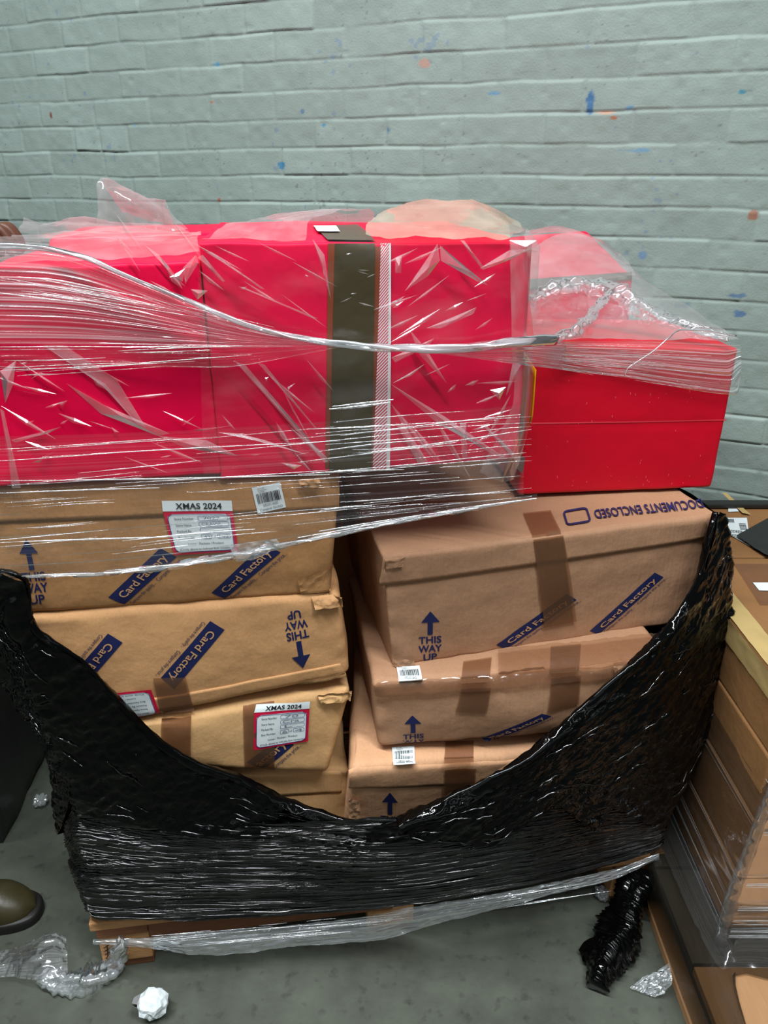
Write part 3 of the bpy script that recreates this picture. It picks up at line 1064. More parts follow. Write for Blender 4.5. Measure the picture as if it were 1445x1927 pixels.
def flap(c, TL, TR, BR, BL, mat, off=0.0022, ns=30, nt=8):
    return c.q(TL, TR, BR, BL).panel('lid_flap', mat, c.root, off, ns=ns, nt=nt, thick=off + 0.002)


def tape(c, TL, TR, BR, BL, face=None, mat='tape', off=0.0030, wr=0.0004, ns=10, nt=16, name='tape'):
    return c.q(TL, TR, BR, BL, face).panel(name, mat, c.root, off, ns=ns, nt=nt, wr=wr, seed=TL[0] * 0.1)


# --- L1
flap(L1, (-22, 915), (639, 896), (638, 957), (-20, 985), 'kraft_dull', 0.0012)
banner(L1, (204, 1123), (302, 1029), (333, 1046), (234, 1137))
banner(L1, (398, 1115), (496, 1022), (528, 1038), (423, 1128))
way_up(L1, (29, 1014), (72, 1011), (98, 1138), (48, 1142))
form_label(L1, ((307, 959), (438, 958), (449, 1034), (328, 1041)), ((305, 940), (436, 939), (438, 958.5), (307, 959.5)), hand=('7027', 'CRAWL', '', '42', '142'), wr=0.0)
barcode(L1, None, (473.5, 916), (527, 906), (538, 952), (485, 964))
# --- L2 (upside down)
flap(L2, (92, 1345), (640, 1248), (652, 1272), (96, 1383), 'kraft', 0.0020)
banner(L2, (423, 1180), (329, 1290), (304, 1269), (396, 1164))
banner(L2, (232, 1205), (140, 1312), (112, 1296), (204, 1189))
way_up(L2, (592, 1251), (548, 1259), (530, 1146), (573, 1139))
form_label(L2, ((303, 1343), (172, 1362), (156, 1306), (286, 1291)), None, hand=('70', 'CR', '', '1', '42'))
tape(L2, (290, 1268), (351, 1266), (366, 1333), (303, 1344), wr=0.0014)
# --- L3
tape(L3, (304, 1349), (360, 1344), (360, 1424), (304, 1418))
tape(L3, (457, 1330), (516, 1321), (517, 1450), (461, 1447))
banner(L3, (464, 1432), (526, 1382), (553, 1399), (497, 1447), 'actory', 0.05, 0.92, sub=False)
L3.q((464, 1432), (526, 1382), (553, 1399), (497, 1447)).text('slogan_print', [('Compare the price...', 0.18, 1.08, -0.36, 0.24, 0.0)], 'navy', L3.root, 0.0010)
form_label(L3, ((478, 1338), (582, 1330), (579, 1391), (477, 1406)), ((482, 1327), (583, 1317), (582, 1330), (478, 1338)), hand=('70', 'Cra', 'L', '6', '4'), wr=0.0006)
# --- L4
flap(L4, (152, 1466), (655, 1451), (655, 1491), (160, 1512), 'kraft_old', 0.0018)
tape(L4, (409, 1458), (449, 1457), (449, 1530), (409, 1530))
# --- R1
flap(R1, (722, 1048), (1346, 968), (1332, 1012), (714, 1103), 'kraft_pink', 0.0036)
way_up(R1, (787, 1150), (830, 1147), (831, 1244), (787, 1249))
banner(R1, (933, 1213), (1064, 1115), (1083, 1127), (951, 1222))
banner(R1, (1109, 1187), (1230, 1076), (1247, 1085), (1127, 1194))
tape(R1, (1001, 1013), (1057, 1005), (1081, 1165), (1020, 1177), off=0.0052, wr=0.0008)
tape(R1, (984, 968), (1036, 962), (1056, 1004), (1002, 1012), face=R1.top)
qd = R1.q((1326, 957), (1122, 980), (1115, 962), (1317, 939), R1.top)
qd.text('documents_lettering', [('DOCUMENTS ENCLOSED', 0.0, 1.0, 0.06, 0.88, 0.015)], 'navy', R1.root, 0.0030)
qb = R1.q((1058, 963), (1104, 956), (1113, 984), (1066, 991), R1.top)
qb.polys('square_print', 'navy', R1.root, 0.0028, ring(0, 0, 1, 1, (0.2, 0.2), (0.075, 0.12)))
# --- R2
way_up(R2, (755, 1343), (794, 1340), (800, 1414), (758, 1418), lines=('THIS', 'WAY'))
banner(R2, (898, 1389), (1014, 1332), (1033, 1338), (919, 1394))
tape(R2, (866, 1290), (920, 1286), (911, 1331), (854, 1331), off=0.0035)
tape(R2, (1034, 1270), (1089, 1265), (1082, 1315), (1024, 1330), off=0.0035)
tape(R2, (872, 1246), (925, 1239), (920, 1286), (866, 1290), face=R2.top)
tape(R2, (1036, 1219), (1093, 1213), (1089, 1265), (1034, 1270), face=R2.top)
tape(R2, (702, 1285), (1262, 1237), (1258, 1256), (706, 1308), mat='tape_clear', off=0.0055, wr=0.004, ns=70, nt=6, name='edge_tape')
tape(R2, (936, 1232), (1262, 1196), (1264, 1236), (938, 1276), face=R2.top, mat='tape_clear', off=0.004, wr=0.010, ns=60, nt=18, name='wrinkled_tape')
barcode(R2, R2.top, (746, 1258), (789, 1255), (796, 1282), (751, 1284), '07D2C12A2S', 'Container No:04')
# --- R3
way_up(R3, (714, 1487), (751, 1486), (752, 1572), (714, 1574))
tape(R3, (834, 1440), (892, 1436), (888, 1487), (832, 1498), off=0.0035)
tape(R3, (838, 1398), (891, 1396), (891, 1436), (835, 1440), face=R3.top)
barcode(R3, R3.top, (737, 1408), (779, 1406), (781, 1440), (740, 1442), '07D2C1A02S', 'Container No:NO')
flap(R3, (656, 1450), (1166, 1404), (1168, 1446), (656, 1482), 'kraft_light', 0.0020)

def torn(c, TL, TR, BR, BL, mat, face=None, off=0.002, wr=0.010, ns=16, nt=10):
    o = c.q(TL, TR, BR, BL, face).panel('crushed_corner', mat, c.root, off, ns=ns, nt=nt, wr=wr, seed=TL[0] * 0.37)
    o.data.polygons.foreach_set('use_smooth', [False] * len(o.data.polygons))


torn(L1, (560, 899), (600, 896), (604, 912), (568, 914), 'kraft_dull', wr=0.014)
torn(L1, (560, 1090), (626, 1066), (622, 1112), (566, 1116), 'kraft_dull', off=0.001, wr=0.006)
torn(L2, (586, 1122), (642, 1116), (644, 1136), (592, 1140), 'kraft', wr=0.012)
torn(L3, (596, 1304), (661, 1292), (658, 1312), (604, 1318), 'kraft_old', wr=0.012)
torn(R1, (720, 1049), (760, 1044), (756, 1062), (720, 1068), 'kraft_pink', off=0.005, wr=0.006)
torn(R1, (738, 1238), (776, 1234), (778, 1250), (740, 1256), 'kraft_pink', wr=0.010)
torn(R2, (1150, 1250), (1262, 1237), (1250, 1290), (1160, 1300), 'kraft_pink', wr=0.010, ns=24, nt=12)
torn(R3, (656, 1500), (676, 1500), (676, 1560), (656, 1562), 'kraft_light', wr=0.008, ns=6, nt=14)
# back of the load: cartons the red boxes at the rear stand on
bm = bmesh.new(); box_mesh(bm, pl(0.31, 0.70, 0.60), (0.56, 0.40, 0.90), ROTP, 0.012)
BK1 = bm_obj('carton', bm, 'kraft')
props(BK1, 'brown carton standing behind the left column, at the rear of the pallet', CB)
bm = bmesh.new(); box_mesh(bm, pl(0.90, 0.74, 0.54), (0.56, 0.36, 0.78), ROTP, 0.012)
BK2 = bm_obj('carton', bm, 'kraft')
props(BK2, 'brown carton standing behind the right column, at the rear of the pallet', CB)

# ================================================================= red boxes
GR = 'red boxes on top of the load'
B1 = Carton('red_box', (375, 458), (1003, 456), (974, 864), (415, 903), q0(0.002), YAW, 0.56, 'red_pink',
            'large crimson box with dark tape band and hatched white strip, bagged in clear plastic', 'box', GR, seed=11, r=0.003, bulge=0.004, crush=0.002, wav=0.0015)
B2 = Carton('red_box', (-40, 507), (375, 491), (415, 893), (-36, 918), q0(-0.001), YAW, 0.50, 'red_pink',
            'crimson box at the left end under streaked stretch film, beside the taped box', 'box', GR, seed=12, r=0.004, bulge=0.004, crush=0.002, wav=0.0015)
B3 = Carton('red_box', (1004, 648), (1391, 655), (1340, 918), (974, 932), Vector((0.27, 1.392, 0)), R(7), 0.30, 'red',
            'bare bright red box at the right end with scuffed front, only its top filmed', 'box', GR, seed=13, r=0.007, bulge=0.003, crush=0.002, wav=0.0012,
            creases=((0.0, 0.47, 1.0, 0.49, -0.0016, 0.002),))
# rear right box: lid tilted up towards the wall
B4 = Carton('red_box', (985, 533), (1192, 518), (1180, 690), (985, 720), Vector((0.30, 1.73, 0)), R(7), 0.30, 'red_pink',
            'red box with an olive tape strip behind the bare red box on the right', 'box', GR, seed=14, r=0.010, bulge=0.004, back_rise=0.075, cuts=18)
B5 = Carton('red_box', (88, 444), (560, 436), (560, 640), (88, 650), q0(0.56), YAW, 0.34, 'red_pink',
            'red box at the rear left of the load, just its top edge showing', 'box', GR, seed=15, r=0.02, bulge=0.004, cuts=18)
for c in (L1, L2, L3, L4, R1, R2, R3, B1, B2, B3, B4, B5):
    print('BOX', c.root['label'][:44], [tuple(round(x, 3) for x in p) for p in c.corners], 'back', tuple(round(x, 3) for x in c.back[0]), tuple(round(x, 3) for x in c.back[1]))

# B1: band of tape, hatched strip, sticker
q = B1.q((617, 458), (717, 458), (704, 884), (612, 889)); t_ = q.panel('rust_tape', 'tape_rust', B1.root, 0.0016, ns=10, nt=30)
q = B1.q((630, 458), (705, 458), (698, 884), (619, 889)); q.panel('olive_tape', 'tape_olive', B1.root, 0.0024, ns=14, nt=60, wr=0.0016, seed=3)
q = B1.q((716, 458), (735, 457), (733, 881), (701, 884)); q.panel('hatched_strip', 'hatch', B1.root, 0.0022, ns=6, nt=30)
q = B1.q((588, 428), (672, 425), (706, 455), (617, 456), B1.top); q.panel('olive_tape', 'tape_olive', B1.root, 0.0030, ns=10, nt=8)
q = B1.q((590, 431), (632, 430), (640, 442), (598, 443), B1.top); q.panel('white_sticker', 'white', B1.root, 0.0050, ns=6, nt=4)
# B3: white sticker low on its left side, scuffs
q = B3.q((977, 858), (990, 861), (985, 892), (972, 880), B3.left); q.panel('white_sticker', 'white', B3.root, 0.0015, ns=4, nt=4)
q = B3.q((985, 690), (1380, 690), (1345, 915), (985, 930))
sc = []
rs = random.Random(5)
for k in range(46):
    s, t = rs.choice(((rs.uniform(.05, .98), rs.uniform(.02, .12)), (rs.uniform(.5, .95), rs.uniform(.7, .95)), (rs.uniform(.1, .9), rs.uniform(.1, .9))))
    a = rs.uniform(-0.3, 0.3); l = rs.uniform(.003, .014)
    sc.append([(s, t), (s + 0.0018, t), (s + 0.0018 + a * l, t + l * 1.5), (s + a * l, t + l * 1.5)])
q.polys('scuff_marks', simple('scuffed_red', srgb(236, 110, 120), 0.7, 0.2), B3.root, 0.0008, sc)['kind'] = 'stuff'
B3.q((986, 795), (1366, 789), (1366, 791), (986, 798)).panel('worn_crease', simple('worn_red_edge', srgb(226, 60, 76), 0.6, 0.2), B3.root, 0.0008, ns=30, nt=3)
# B4: olive tape along the lid's front edge
q = B4.q((986, 526), (1190, 512), (1189, 525), (986, 546)); q.panel('olive_tape', 'tape_olive', B4.root, 0.0030, ns=20, nt=4, wr=0.001)

# something yellow wedged between the two red boxes
yl = sheet('yellow_card', [[Vector((0.246, 1.24, 1.21)), Vector((0.252, 1.42, 1.21))], [Vector((0.246, 1.24, 1.13)), Vector((0.252, 1.42, 1.13))],
                           [Vector((0.243, 1.26, 1.105)), Vector((0.250, 1.42, 1.105))]], 6, 10, 'yellow', None)
props(yl, 'yellow card edge wedged between the taped box and the bare red box', 'card')
sol = yl.modifiers.new('thick', 'SOLIDIFY'); sol.thickness = 0.002


# ---------------------------------------------------------------- clear bags on the red boxes (parts of them)
def bagdisp(seed, amp=0.006, fx=9, fy=7, diag=0.6):
    def f(s, t, P):
        x, z = P.dot(PA) * fx, P.z * fy
        a = x * diag + z; b = x - z * diag
        h = amp * (0.5 + 0.5 * ridg(a * 0.55 + seed, b * 1.3, seed, 3))
        h += amp * 0.5 * cell(a * 1.3 + seed, b * 1.6, seed)
        return h
    return f


# front of the big box
sheet('poly_bag', [[(372, 452, -0.006), (500, 452, -0.006), (735, 450, -0.006), (966, 445, -0.006)],
                   [(378, 700, -0.008), (700, 690, -0.008), (974, 680, -0.008)],
                   [(384, 914, -0.008), (600, 898, -0.008), (800, 884, -0.008), (940, 905, -0.004)]], 130, 90, 'bag', B1.root, bagdisp(1.0))
# loose right edge of the bag hanging past the box
sheet('bag_edge', [[(955, 428, 0.02), (985, 434, 0.02), (1011, 466, 0.03)], [(957, 470, -0.012), (985, 480, -0.01), (1008, 500, 0.02)],
                   [(960, 640, -0.012), (985, 640, -0.01), (998, 640, 0.03)], [(962, 760, -0.014), (980, 780, -0.01), (988, 800, 0.02)],
                   [(900, 885, -0.012), (940, 905, -0.012), (962, 900, 0.01)]], 24, 70, 'bag_drape', B1.root, bagdisp(4.0, 0.006, 14, 8))
def folds(name, polys, parent, mat='bag_fold_glint', d0=-0.016, lift=0.005, org=(0, 0), sc=1.0):
    verts, faces = [], []
    for pg in polys:
        P = [at_d(org[0] + x / sc, org[1] + y / sc, d0) for x, y in pg]
        c = sum(P, Vector((0, 0, 0))) / len(P)
        wd_ = min((P[i] - c).length for i in range(len(P)))
        c = c - PB * min(lift, wd_ * 0.8)
        b0 = len(verts)
        verts += P + [c]
        for i in range(len(P)):
            faces.append((b0 + i, b0 + (i + 1) % len(P), b0 + len(P)))
    uv = [(v.dot(PA) * 6, v.z * 6) for v in verts]
    o = link(name, mesh_of(name, verts, faces, uv), mat, parent, False)
    o['kind'] = 'stuff'
    return o


LF = [[(640, 385), (700, 350), (690, 400)], [(720, 430), (785, 435), (745, 470)], [(545, 262), (600, 300), (700, 420), (660, 400)],
      [(690, 350), (740, 300), (750, 330), (700, 410)]]
LB = [[(250, 785), (400, 870), (640, 975), (600, 985), (380, 900)], [(160, 640), (240, 640), (440, 770), (550, 950), (520, 940), (400, 790)],
      [(40, 1000), (230, 950), (180, 975), (60, 1010)], [(215, 860), (255, 850), (235, 880)], [(420, 950), (450, 970), (430, 975)],
      [(0, 880), (15, 890), (78, 1180), (45, 1182)], [(0, 740), (60, 700), (50, 790), (20, 860)], [(120, 1085), (210, 1040), (150, 1085)],
      [(60, 810), (190, 835), (120, 822)], [(600, 985), (780, 1000), (900, 1060), (700, 1030)]]
MB = [[(885, 700), (930, 720), (1240, 1080), (1225, 1085)], [(970, 705), (1000, 715), (1200, 960), (1190, 955)], [(730, 960), (880, 945), (750, 965)],
      [(820, 970), (930, 985), (1160, 1055), (1000, 1000), (900, 975)], [(1085, 800), (1115, 785), (1090, 810)], [(1000, 765), (1015, 760), (1005, 780)],
      [(745, 310), (765, 300), (850, 400), (840, 402)], [(780, 290), (800, 290), (1000, 430), (985, 428)], [(900, 420), (920, 422), (1200, 540), (1180, 540)],
      [(1150, 375), (1165, 380), (1160, 385)], [(1060, 1085), (1140, 1095), (1110, 1110)], [(1180, 240), (1225, 300), (1250, 470), (1210, 330)]]
RB = [[(330, 355), (430, 210), (437, 262), (400, 310)], [(437, 215), (585, 338), (560, 330), (440, 262)], [(500, 200), (512, 200), (575, 285), (560, 280)],
      [(560, 285), (650, 230), (720, 225), (640, 265), (570, 290)], [(395, 470), (550, 405), (540, 425), (440, 470)], [(288, 390), (330, 370), (300, 398)],
      [(290, 640), (390, 580), (350, 615)], [(285, 640), (450, 740), (640, 870), (610, 862), (430, 762)], [(498, 760), (518, 760), (522, 870), (506, 872)],
      [(570, 770), (585, 772), (690, 880), (672, 880)], [(660, 580), (690, 575), (640, 680)], [(300, 255), (320, 250), (318, 300), (300, 300)],
      [(288, 560), (420, 500), (400, 525), (300, 575)], [(300, 760), (330, 770), (400, 880), (370, 885)], [(590, 660), (640, 650), (620, 690)],
      [(650, 200), (735, 200), (740, 235), (660, 240)]]
rf = random.Random(21)


def slivers(n, x0, y0, x1, y1, ang, spread, lmin, lmax, wmin, wmax):
    out = []
    for _ in range(int(n * 0.6)):
        cx, cy = rf.uniform(x0, x1), rf.uniform(y0, y1)
        a = R(ang + rf.gauss(0, spread * 0.5)); l = rf.uniform(lmin, lmax); wd = rf.uniform(wmin, wmax)
        dx, dy = math.cos(a) * l / 2, math.sin(a) * l / 2
        nx_, ny_ = -math.sin(a) * wd, math.cos(a) * wd
        k = rf.uniform(-0.3, 0.3)
        out.append([(cx - dx, cy - dy), (cx + dx * k + nx_, cy + dy * k + ny_), (cx + dx, cy + dy), (cx + dx * k - nx_ * 0.4, cy + dy * k - ny_ * 0.4)])
    return out


# milky slivers: glints on the bag's folds and creases, put into colour (pixel units)
folds('bag_fold_glints', slivers(22, 10, 700, 370, 900, 28, 22, 30, 130, 2, 7) + slivers(10, 230, 430, 370, 560, 40, 15, 30, 110, 3, 9) + slivers(14, 10, 660, 370, 910, -20, 20, 8, 40, 1.5, 4), B2.root, d0=-0.007)
folds('bag_fold_glints', slivers(16, 390, 470, 600, 620, 30, 12, 30, 130, 2, 6) + slivers(14, 400, 690, 610, 880, 48, 14, 30, 140, 2, 7) + slivers(8, 400, 470, 610, 880, -15, 20, 8, 36, 1.5, 4)
      + slivers(20, 740, 470, 955, 640, -32, 14, 24, 110, 2, 7) + slivers(20, 745, 680, 960, 870, -25, 35, 20, 100, 2, 6) + slivers(8, 745, 670, 900, 870, 60, 14, 60, 170, 5, 12)
      + slivers(12, 650, 470, 700, 600, 0, 50, 8, 36, 1, 2.6), B1.root, d0=-0.013, lift=0.003)
folds('bag_fold_glints', LF + LB, B2.root, d0=-0.006, org=(0, 330), sc=2.007)
folds('bag_fold_glints', MB, B1.root, org=(0, 330), sc=2.007)
folds('bag_fold_glints', RB, B1.root, org=(560, 330), sc=1.633)
# crumpled top of the bag: pink film left of the tape, yellowed heap right of it
topd = lambda seed, amp: (lambda s, t, P: amp * (crumple(P.x * 16 + seed, P.y * 16 + P.z * 9, seed) - 0.35))
sheet('bag_top', [[(380, 456, 0.004), (480, 455, 0.004), (575, 455, 0.004)], [(430, 425, 0.16), (520, 418, 0.16), (590, 412, 0.16)],
                  [(520, 408, 0.30), (600, 396, 0.30), (700, 394, 0.30)], [(540, 420, 0.50), (620, 418, 0.50), (700, 416, 0.50)]], 60, 46, 'bag_top', B1.root, topd(2.0, 0.010))
sheet('bag_heap', [[(688, 446, 0.02), (735, 452, -0.004), (850, 451, -0.004), (960, 448, -0.004)],
                   [(690, 428, 0.10), (740, 424, 0.10), (850, 424, 0.10), (985, 436, 0.10)],
                   [(715, 404, 0.20), (760, 392, 0.20), (890, 386, 0.20), (990, 436, 0.20)],
                   [(740, 398, 0.30), (790, 386, 0.30), (885, 382, 0.30), (960, 416, 0.30)],
                   [(740, 424, 0.46), (790, 424, 0.46), (885, 424, 0.46), (940, 426, 0.46)]], 80, 56, 'bag_yellow', B1.root, topd(6.0, 0.013))
# left box bag: front and top
sheet('poly_bag', [[(-38, 500, 0.010), (150, 494, 0.010), (374, 480, 0.010)], [(-30, 720, 0.008), (376, 700, 0.008)],
                   [(-30, 935, 0.008), (160, 925, 0.008), (384, 912, 0.008)]], 110, 90, 'bag', B2.root, bagdisp(8.0, 0.007))
sheet('bag_top', [[(-38, 500, 0.016), (150, 494, 0.016), (376, 480, 0.016)], [(-38, 470, 0.12), (160, 466, 0.12), (372, 452, 0.12)],
                  [(-38, 448, 0.28), (60, 444, 0.28), (230, 432, 0.28), (378, 440, 0.28)], [(-38, 446, 0.5), (100, 446, 0.5), (230, 444, 0.5), (378, 440, 0.5)]],
      90, 50, 'bag_top', B2.root, topd(9.0, 0.011))
# rear left box: crumpled bag with a peak sticking up
sheet('poly_bag', [[(30, 442, 0.56), (100, 440, 0.56), (170, 440, 0.56), (280, 440, 0.56), (360, 440, 0.56)],
                   [(40, 432, 0.60), (100, 424, 0.60), (150, 420, 0.60), (250, 424, 0.60), (350, 434, 0.60)],
                   [(44, 412, 0.66), (100, 424, 0.66), (140, 411, 0.66), (215, 420, 0.66), (340, 430, 0.66)],
                   [(36, 436, 0.74), (100, 436, 0.74), (160, 430, 0.74), (260, 430, 0.74), (360, 436, 0.74)]], 80, 30, 'bag_top', B5.root, topd(12.0, 0.014))
sheet('bag_peak', [[(186, 436, 0.62), (240, 436, 0.60), (300, 436, 0.60), (352, 436, 0.62)], [(188, 396, 0.63), (225, 398, 0.60), (270, 404, 0.60), (340, 416, 0.63)],
                   [(190, 350, 0.64), (225, 366, 0.60), (262, 384, 0.60), (318, 400, 0.64)], [(196, 344, 0.66), (232, 360, 0.68), (268, 376, 0.68), (312, 384, 0.66)],
                   [(230, 400, 0.76), (262, 404, 0.78), (290, 410, 0.78), (330, 420, 0.76)]], 54, 44, 'bag_top', B5.root, topd(15.0, 0.026))
# rear right box bag
V3 = lambda px, py, y: at_y(px, py, y)
sheet('poly_bag', [[V3(985, 545, 1.70), V3(1100, 535, 1.71), V3(1196, 520, 1.72)], [V3(985, 480, 1.80), V3(1100, 478, 1.80), V3(1180, 492, 1.80)],
                   [V3(990, 436, 1.92), V3(1050, 428, 1.92), V3(1120, 448, 1.92), V3(1165, 478, 1.92)], [V3(1000, 440, 2.02), V3(1050, 434, 2.02), V3(1120, 452, 2.02), V3(1170, 482, 2.02)]],
      60, 40, 'bag_drape', B4.root, topd(18.0, 0.010))

# ================================================================= clear stretch wrap round the red boxes
CW = thing('clear_stretch_wrap', at_d(640, 645, -0.03), 'clear stretch film twisted into a rope across the red boxes', 'stretch wrap')


def fan_disp(seed, amp=0.0026, f=34):
    return lambda s, t, P: amp * (ridg(s * 1.1 + seed, t * f, seed, 3)) + amp * 0.8 * nz(s * 2, t * f * 0.5, seed)


# the fan on the left: from the frame edge to the point where it gathers
sheet('left_fan', [[pl(-0.045, 0.50, 1.41), pl(-0.035, 0.10, 1.41), (-45, 462, 0.005), (90, 470, 0.0), (170, 489, -0.012), (300, 545, -0.022), (420, 598, -0.028), (520, 628, -0.032), (650, 646, -0.034)],
                   [pl(-0.045, 0.50, 1.32), pl(-0.035, 0.10, 1.32), (-45, 560, 0.004), (200, 580, -0.012), (400, 618, -0.026), (650, 648, -0.034)],
                   [pl(-0.045, 0.50, 1.26), pl(-0.035, 0.10, 1.26), (-45, 648, 0.002), (200, 648, -0.014), (420, 650, -0.026), (650, 650, -0.034)]], 170, 150, 'wrap_fan', CW, fan_disp(1.0))
sheet('left_fan', [[(-45, 650, 0.0), (150, 652, -0.012), (420, 652, -0.026), (650, 650, -0.034)],
                   [(-45, 695, 0.0), (200, 690, -0.012), (430, 690, -0.026), (560, 668, -0.03), (650, 652, -0.034)]], 90, 60, 'wrap_thin', CW, fan_disp(2.0, 0.002, 16))
# lower edges of the left fan, torn into strands
ls = []
rs = random.Random(9)
for k in range(20):
    y = 500 + 150 * k / 60 + rs.uniform(-3, 3)
    x1 = rs.uniform(120, 560); f = rs.uniform(0.5, 0.95)
    x0 = rs.uniform(-40, x1 - 60)
    Y = lambda x: y + (648 - y) * max(0, (x + 40) / 690) ** 1.15
    ls.append(((x0, Y(x0), -0.016 + 0.0 * x0), (x1, Y(x1), -0.030), rs.uniform(0.3, 0.8)))
for k in range(16):
    y = rs.uniform(652, 720); x0 = rs.uniform(-40, 240); x1 = x0 + rs.uniform(60, 330)
    Y = lambda x: y + (648 - y) * max(0, (x + 40) / 690) ** 1.6
    ls.append(((x0, Y(x0), -0.020), (x1, Y(x1), -0.032), rs.uniform(0.4, 1.0)))
strands('film_ridges', ls, 'strand', CW)
# the twisted rope
link('rope', tube_mesh('rope', [pl(-0.045, 0.50, 1.41), pl(-0.035, 0.10, 1.41), (-45, 462, 0.0), (80, 466, -0.008), (165, 487, -0.018), (230, 515, -0.026), (330, 556, -0.032), (450, 606, -0.038), (560, 636, -0.040),
                                (650, 648, -0.040), (735, 655, -0.040), (820, 657, -0.040), (900, 652, -0.038), (985, 643, -0.034), (1045, 638, 0.0)],
                       [0.004, 0.004, 0.0045, 0.005, 0.0058, 0.0062, 0.0056, 0.0042, 0.0034, 0.0028, 0.0026, 0.0032, 0.0048, 0.0070, 0.0075], 14, 190, 9, 0.22, 3), 'wrap_rope', CW)
# right of the gather: fan across the top of the bare red box
r3 = lambda px, py, k=0.0: hit(px, py, Vector((0.27, 1.392, 0)) + Vector((math.sin(R(7)), -math.cos(R(7)), 0)) * (0.012 + k), Vector((-math.sin(R(7)), math.cos(R(7)), 0)))
sheet('right_fan', [[(800, 656, -0.036), (900, 652, -0.036), (985, 643, -0.03), r3(1060, 642), r3(1250, 642), r3(1392, 648)],
                    [(800, 660, -0.036), (900, 668, -0.03), (985, 668, -0.02), r3(1060, 672), r3(1250, 682), r3(1394, 690)],
                    [(800, 662, -0.036), (900, 675, -0.03), (990, 688, -0.02), r3(1060, 696), r3(1200, 714), r3(1310, 735), r3(1384, 742), r3(1392, 715)]],
      130, 70, 'wrap_fan', CW, fan_disp(5.0, 0.0022, 20))
ls = []
for k in range(34):
    t = rs.random(); x0 = rs.uniform(985, 1200); x1 = x0 + rs.uniform(60, 220)
    Y = lambda x: 644 + t * (46 + (x - 1000) * 0.14) + (x - 1000) * 0.012
    x1 = min(x1, 1378)
    ls.append((r3(x0, Y(x0), 0.004), r3(x1, Y(x1), 0.004), rs.uniform(0.35, 0.9)))
strands('film_ridges', ls, 'strand', CW)
# film draped from the rear box down over the bare red box, gathered edge along it
drp = lambda s, t, P: 0.009 * (crumple(P.x * 14 + 3, P.y * 12 + P.z * 14, 3) - 0.4)
sheet('draped_sheet', [[V3(1000, 470, 1.82), V3(1060, 440, 1.86), V3(1120, 452, 1.88), V3(1190, 512, 1.86)],
                       [V3(992, 540, 1.66), V3(1090, 520, 1.68), V3(1190, 518, 1.70), V3(1240, 545, 1.70)],
                       [V3(1000, 590, 1.55), V3(1120, 575, 1.55), V3(1230, 565, 1.57), V3(1320, 596, 1.58)],
                       [V3(1004, 640, 1.385), V3(1120, 640, 1.40), V3(1260, 640, 1.42), V3(1390, 640, 1.44)]], 90, 70, 'bag_drape', CW, drp)
gath = [V3(1000, 566, 1.56), V3(1040, 545, 1.58), V3(1090, 535, 1.60), V3(1150, 548, 1.57), V3(1200, 575, 1.54), V3(1250, 602, 1.50), V3(1310, 618, 1.46), V3(1372, 634, 1.43)]
link('gathered_edge', tube_mesh('gathered_edge', gath, [0.008, 0.012, 0.014, 0.013, 0.014, 0.013, 0.009, 0.005], 22, 190, 3, 0.25, 8, 1.3, 0.6, 60), 'wrap_gather', CW)
gath2 = [V3(1045, 638, 1.37), V3(1085, 622, 1.40), V3(1112, 596, 1.46), V3(1130, 570, 1.52), V3(1148, 552, 1.56)]
link('gathered_edge', tube_mesh('gathered_edge', gath2, [0.007, 0.008, 0.007, 0.006, 0.005], 20, 110, 3, 0.25, 12, 1.2, 0.6, 60), 'wrap_gather', CW)
link('loose_thread', tube_mesh('loose_thread', [V3(1385, 632, 1.425), V3(1330, 622, 1.42), V3(1278, 622, 1.41), V3(1260, 634, 1.39), V3(1230, 660, 1.38), V3(1200, 680, 1.375), V3(1182, 692, 1.37), V3(1175, 708, 1.37)],
                               [0.0016, 0.0016, 0.0015, 0.0014, 0.0012, 0.0012, 0.0012, 0.0010], 6, 60, 4, 0.2, 2), 'wrap_rope', CW)

# second wrap, pulled almost invisible across the foot of the red boxes and the top cartons
CW2 = thing('clear_stretch_wrap', at_d(640, 900, -0.03), 'thin clear stretch film with fine streaks across the topmost brown cartons', 'stretch wrap')
thin = lambda seed: (lambda s, t, P: 0.002 * ridg(s * 1.2 + seed, t * 18, seed, 2) + 0.0015 * nz(s * 2, t * 9, seed))
sheet('tight_sheet', [[pl(-0.045, 0.50, 1.15), pl(-0.035, 0.10, 1.15), (-45, 820, -0.020), (300, 812, -0.030), (620, 792, -0.040), (985, 762, -0.040)],
                      [pl(-0.045, 0.50, 1.06), pl(-0.035, 0.10, 1.06), (-45, 930, -0.026), (300, 910, -0.034), (640, 892, -0.045), (985, 868, -0.045)],
                      [pl(-0.045, 0.50, 1.00), pl(-0.035, 0.10, 1.00), (-45, 1000, -0.026), (300, 975, -0.034), (640, 955, -0.045), (985, 931, -0.045)]],
      120, 90, 'wrap_thin', CW2, thin(1.0))
sheet('tight_sheet', [[pl(-0.045, 0.50, 1.00), pl(-0.035, 0.10, 1.00), (-45, 1000, -0.026), (300, 975, -0.034), (640, 955, -0.045), (860, 945, -0.045), (1010, 930, -0.03)],
                      [pl(-0.045, 0.50, 0.97), pl(-0.035, 0.10, 0.97), (-45, 1040, -0.026), (300, 1025, -0.034), (560, 998, -0.045), (800, 962, -0.045), (1010, 936, -0.03)],
                      [pl(-0.045, 0.50, 0.93), pl(-0.035, 0.10, 0.93), (-45, 1086, -0.026), (200, 1078, -0.034), (330, 1063, -0.034), (480, 1036, -0.04), (660, 1004, -0.045), (850, 965, -0.045), (1010, 938, -0.03)]],
      120, 60, 'wrap_thin', CW2, thin(3.0))
ls = []
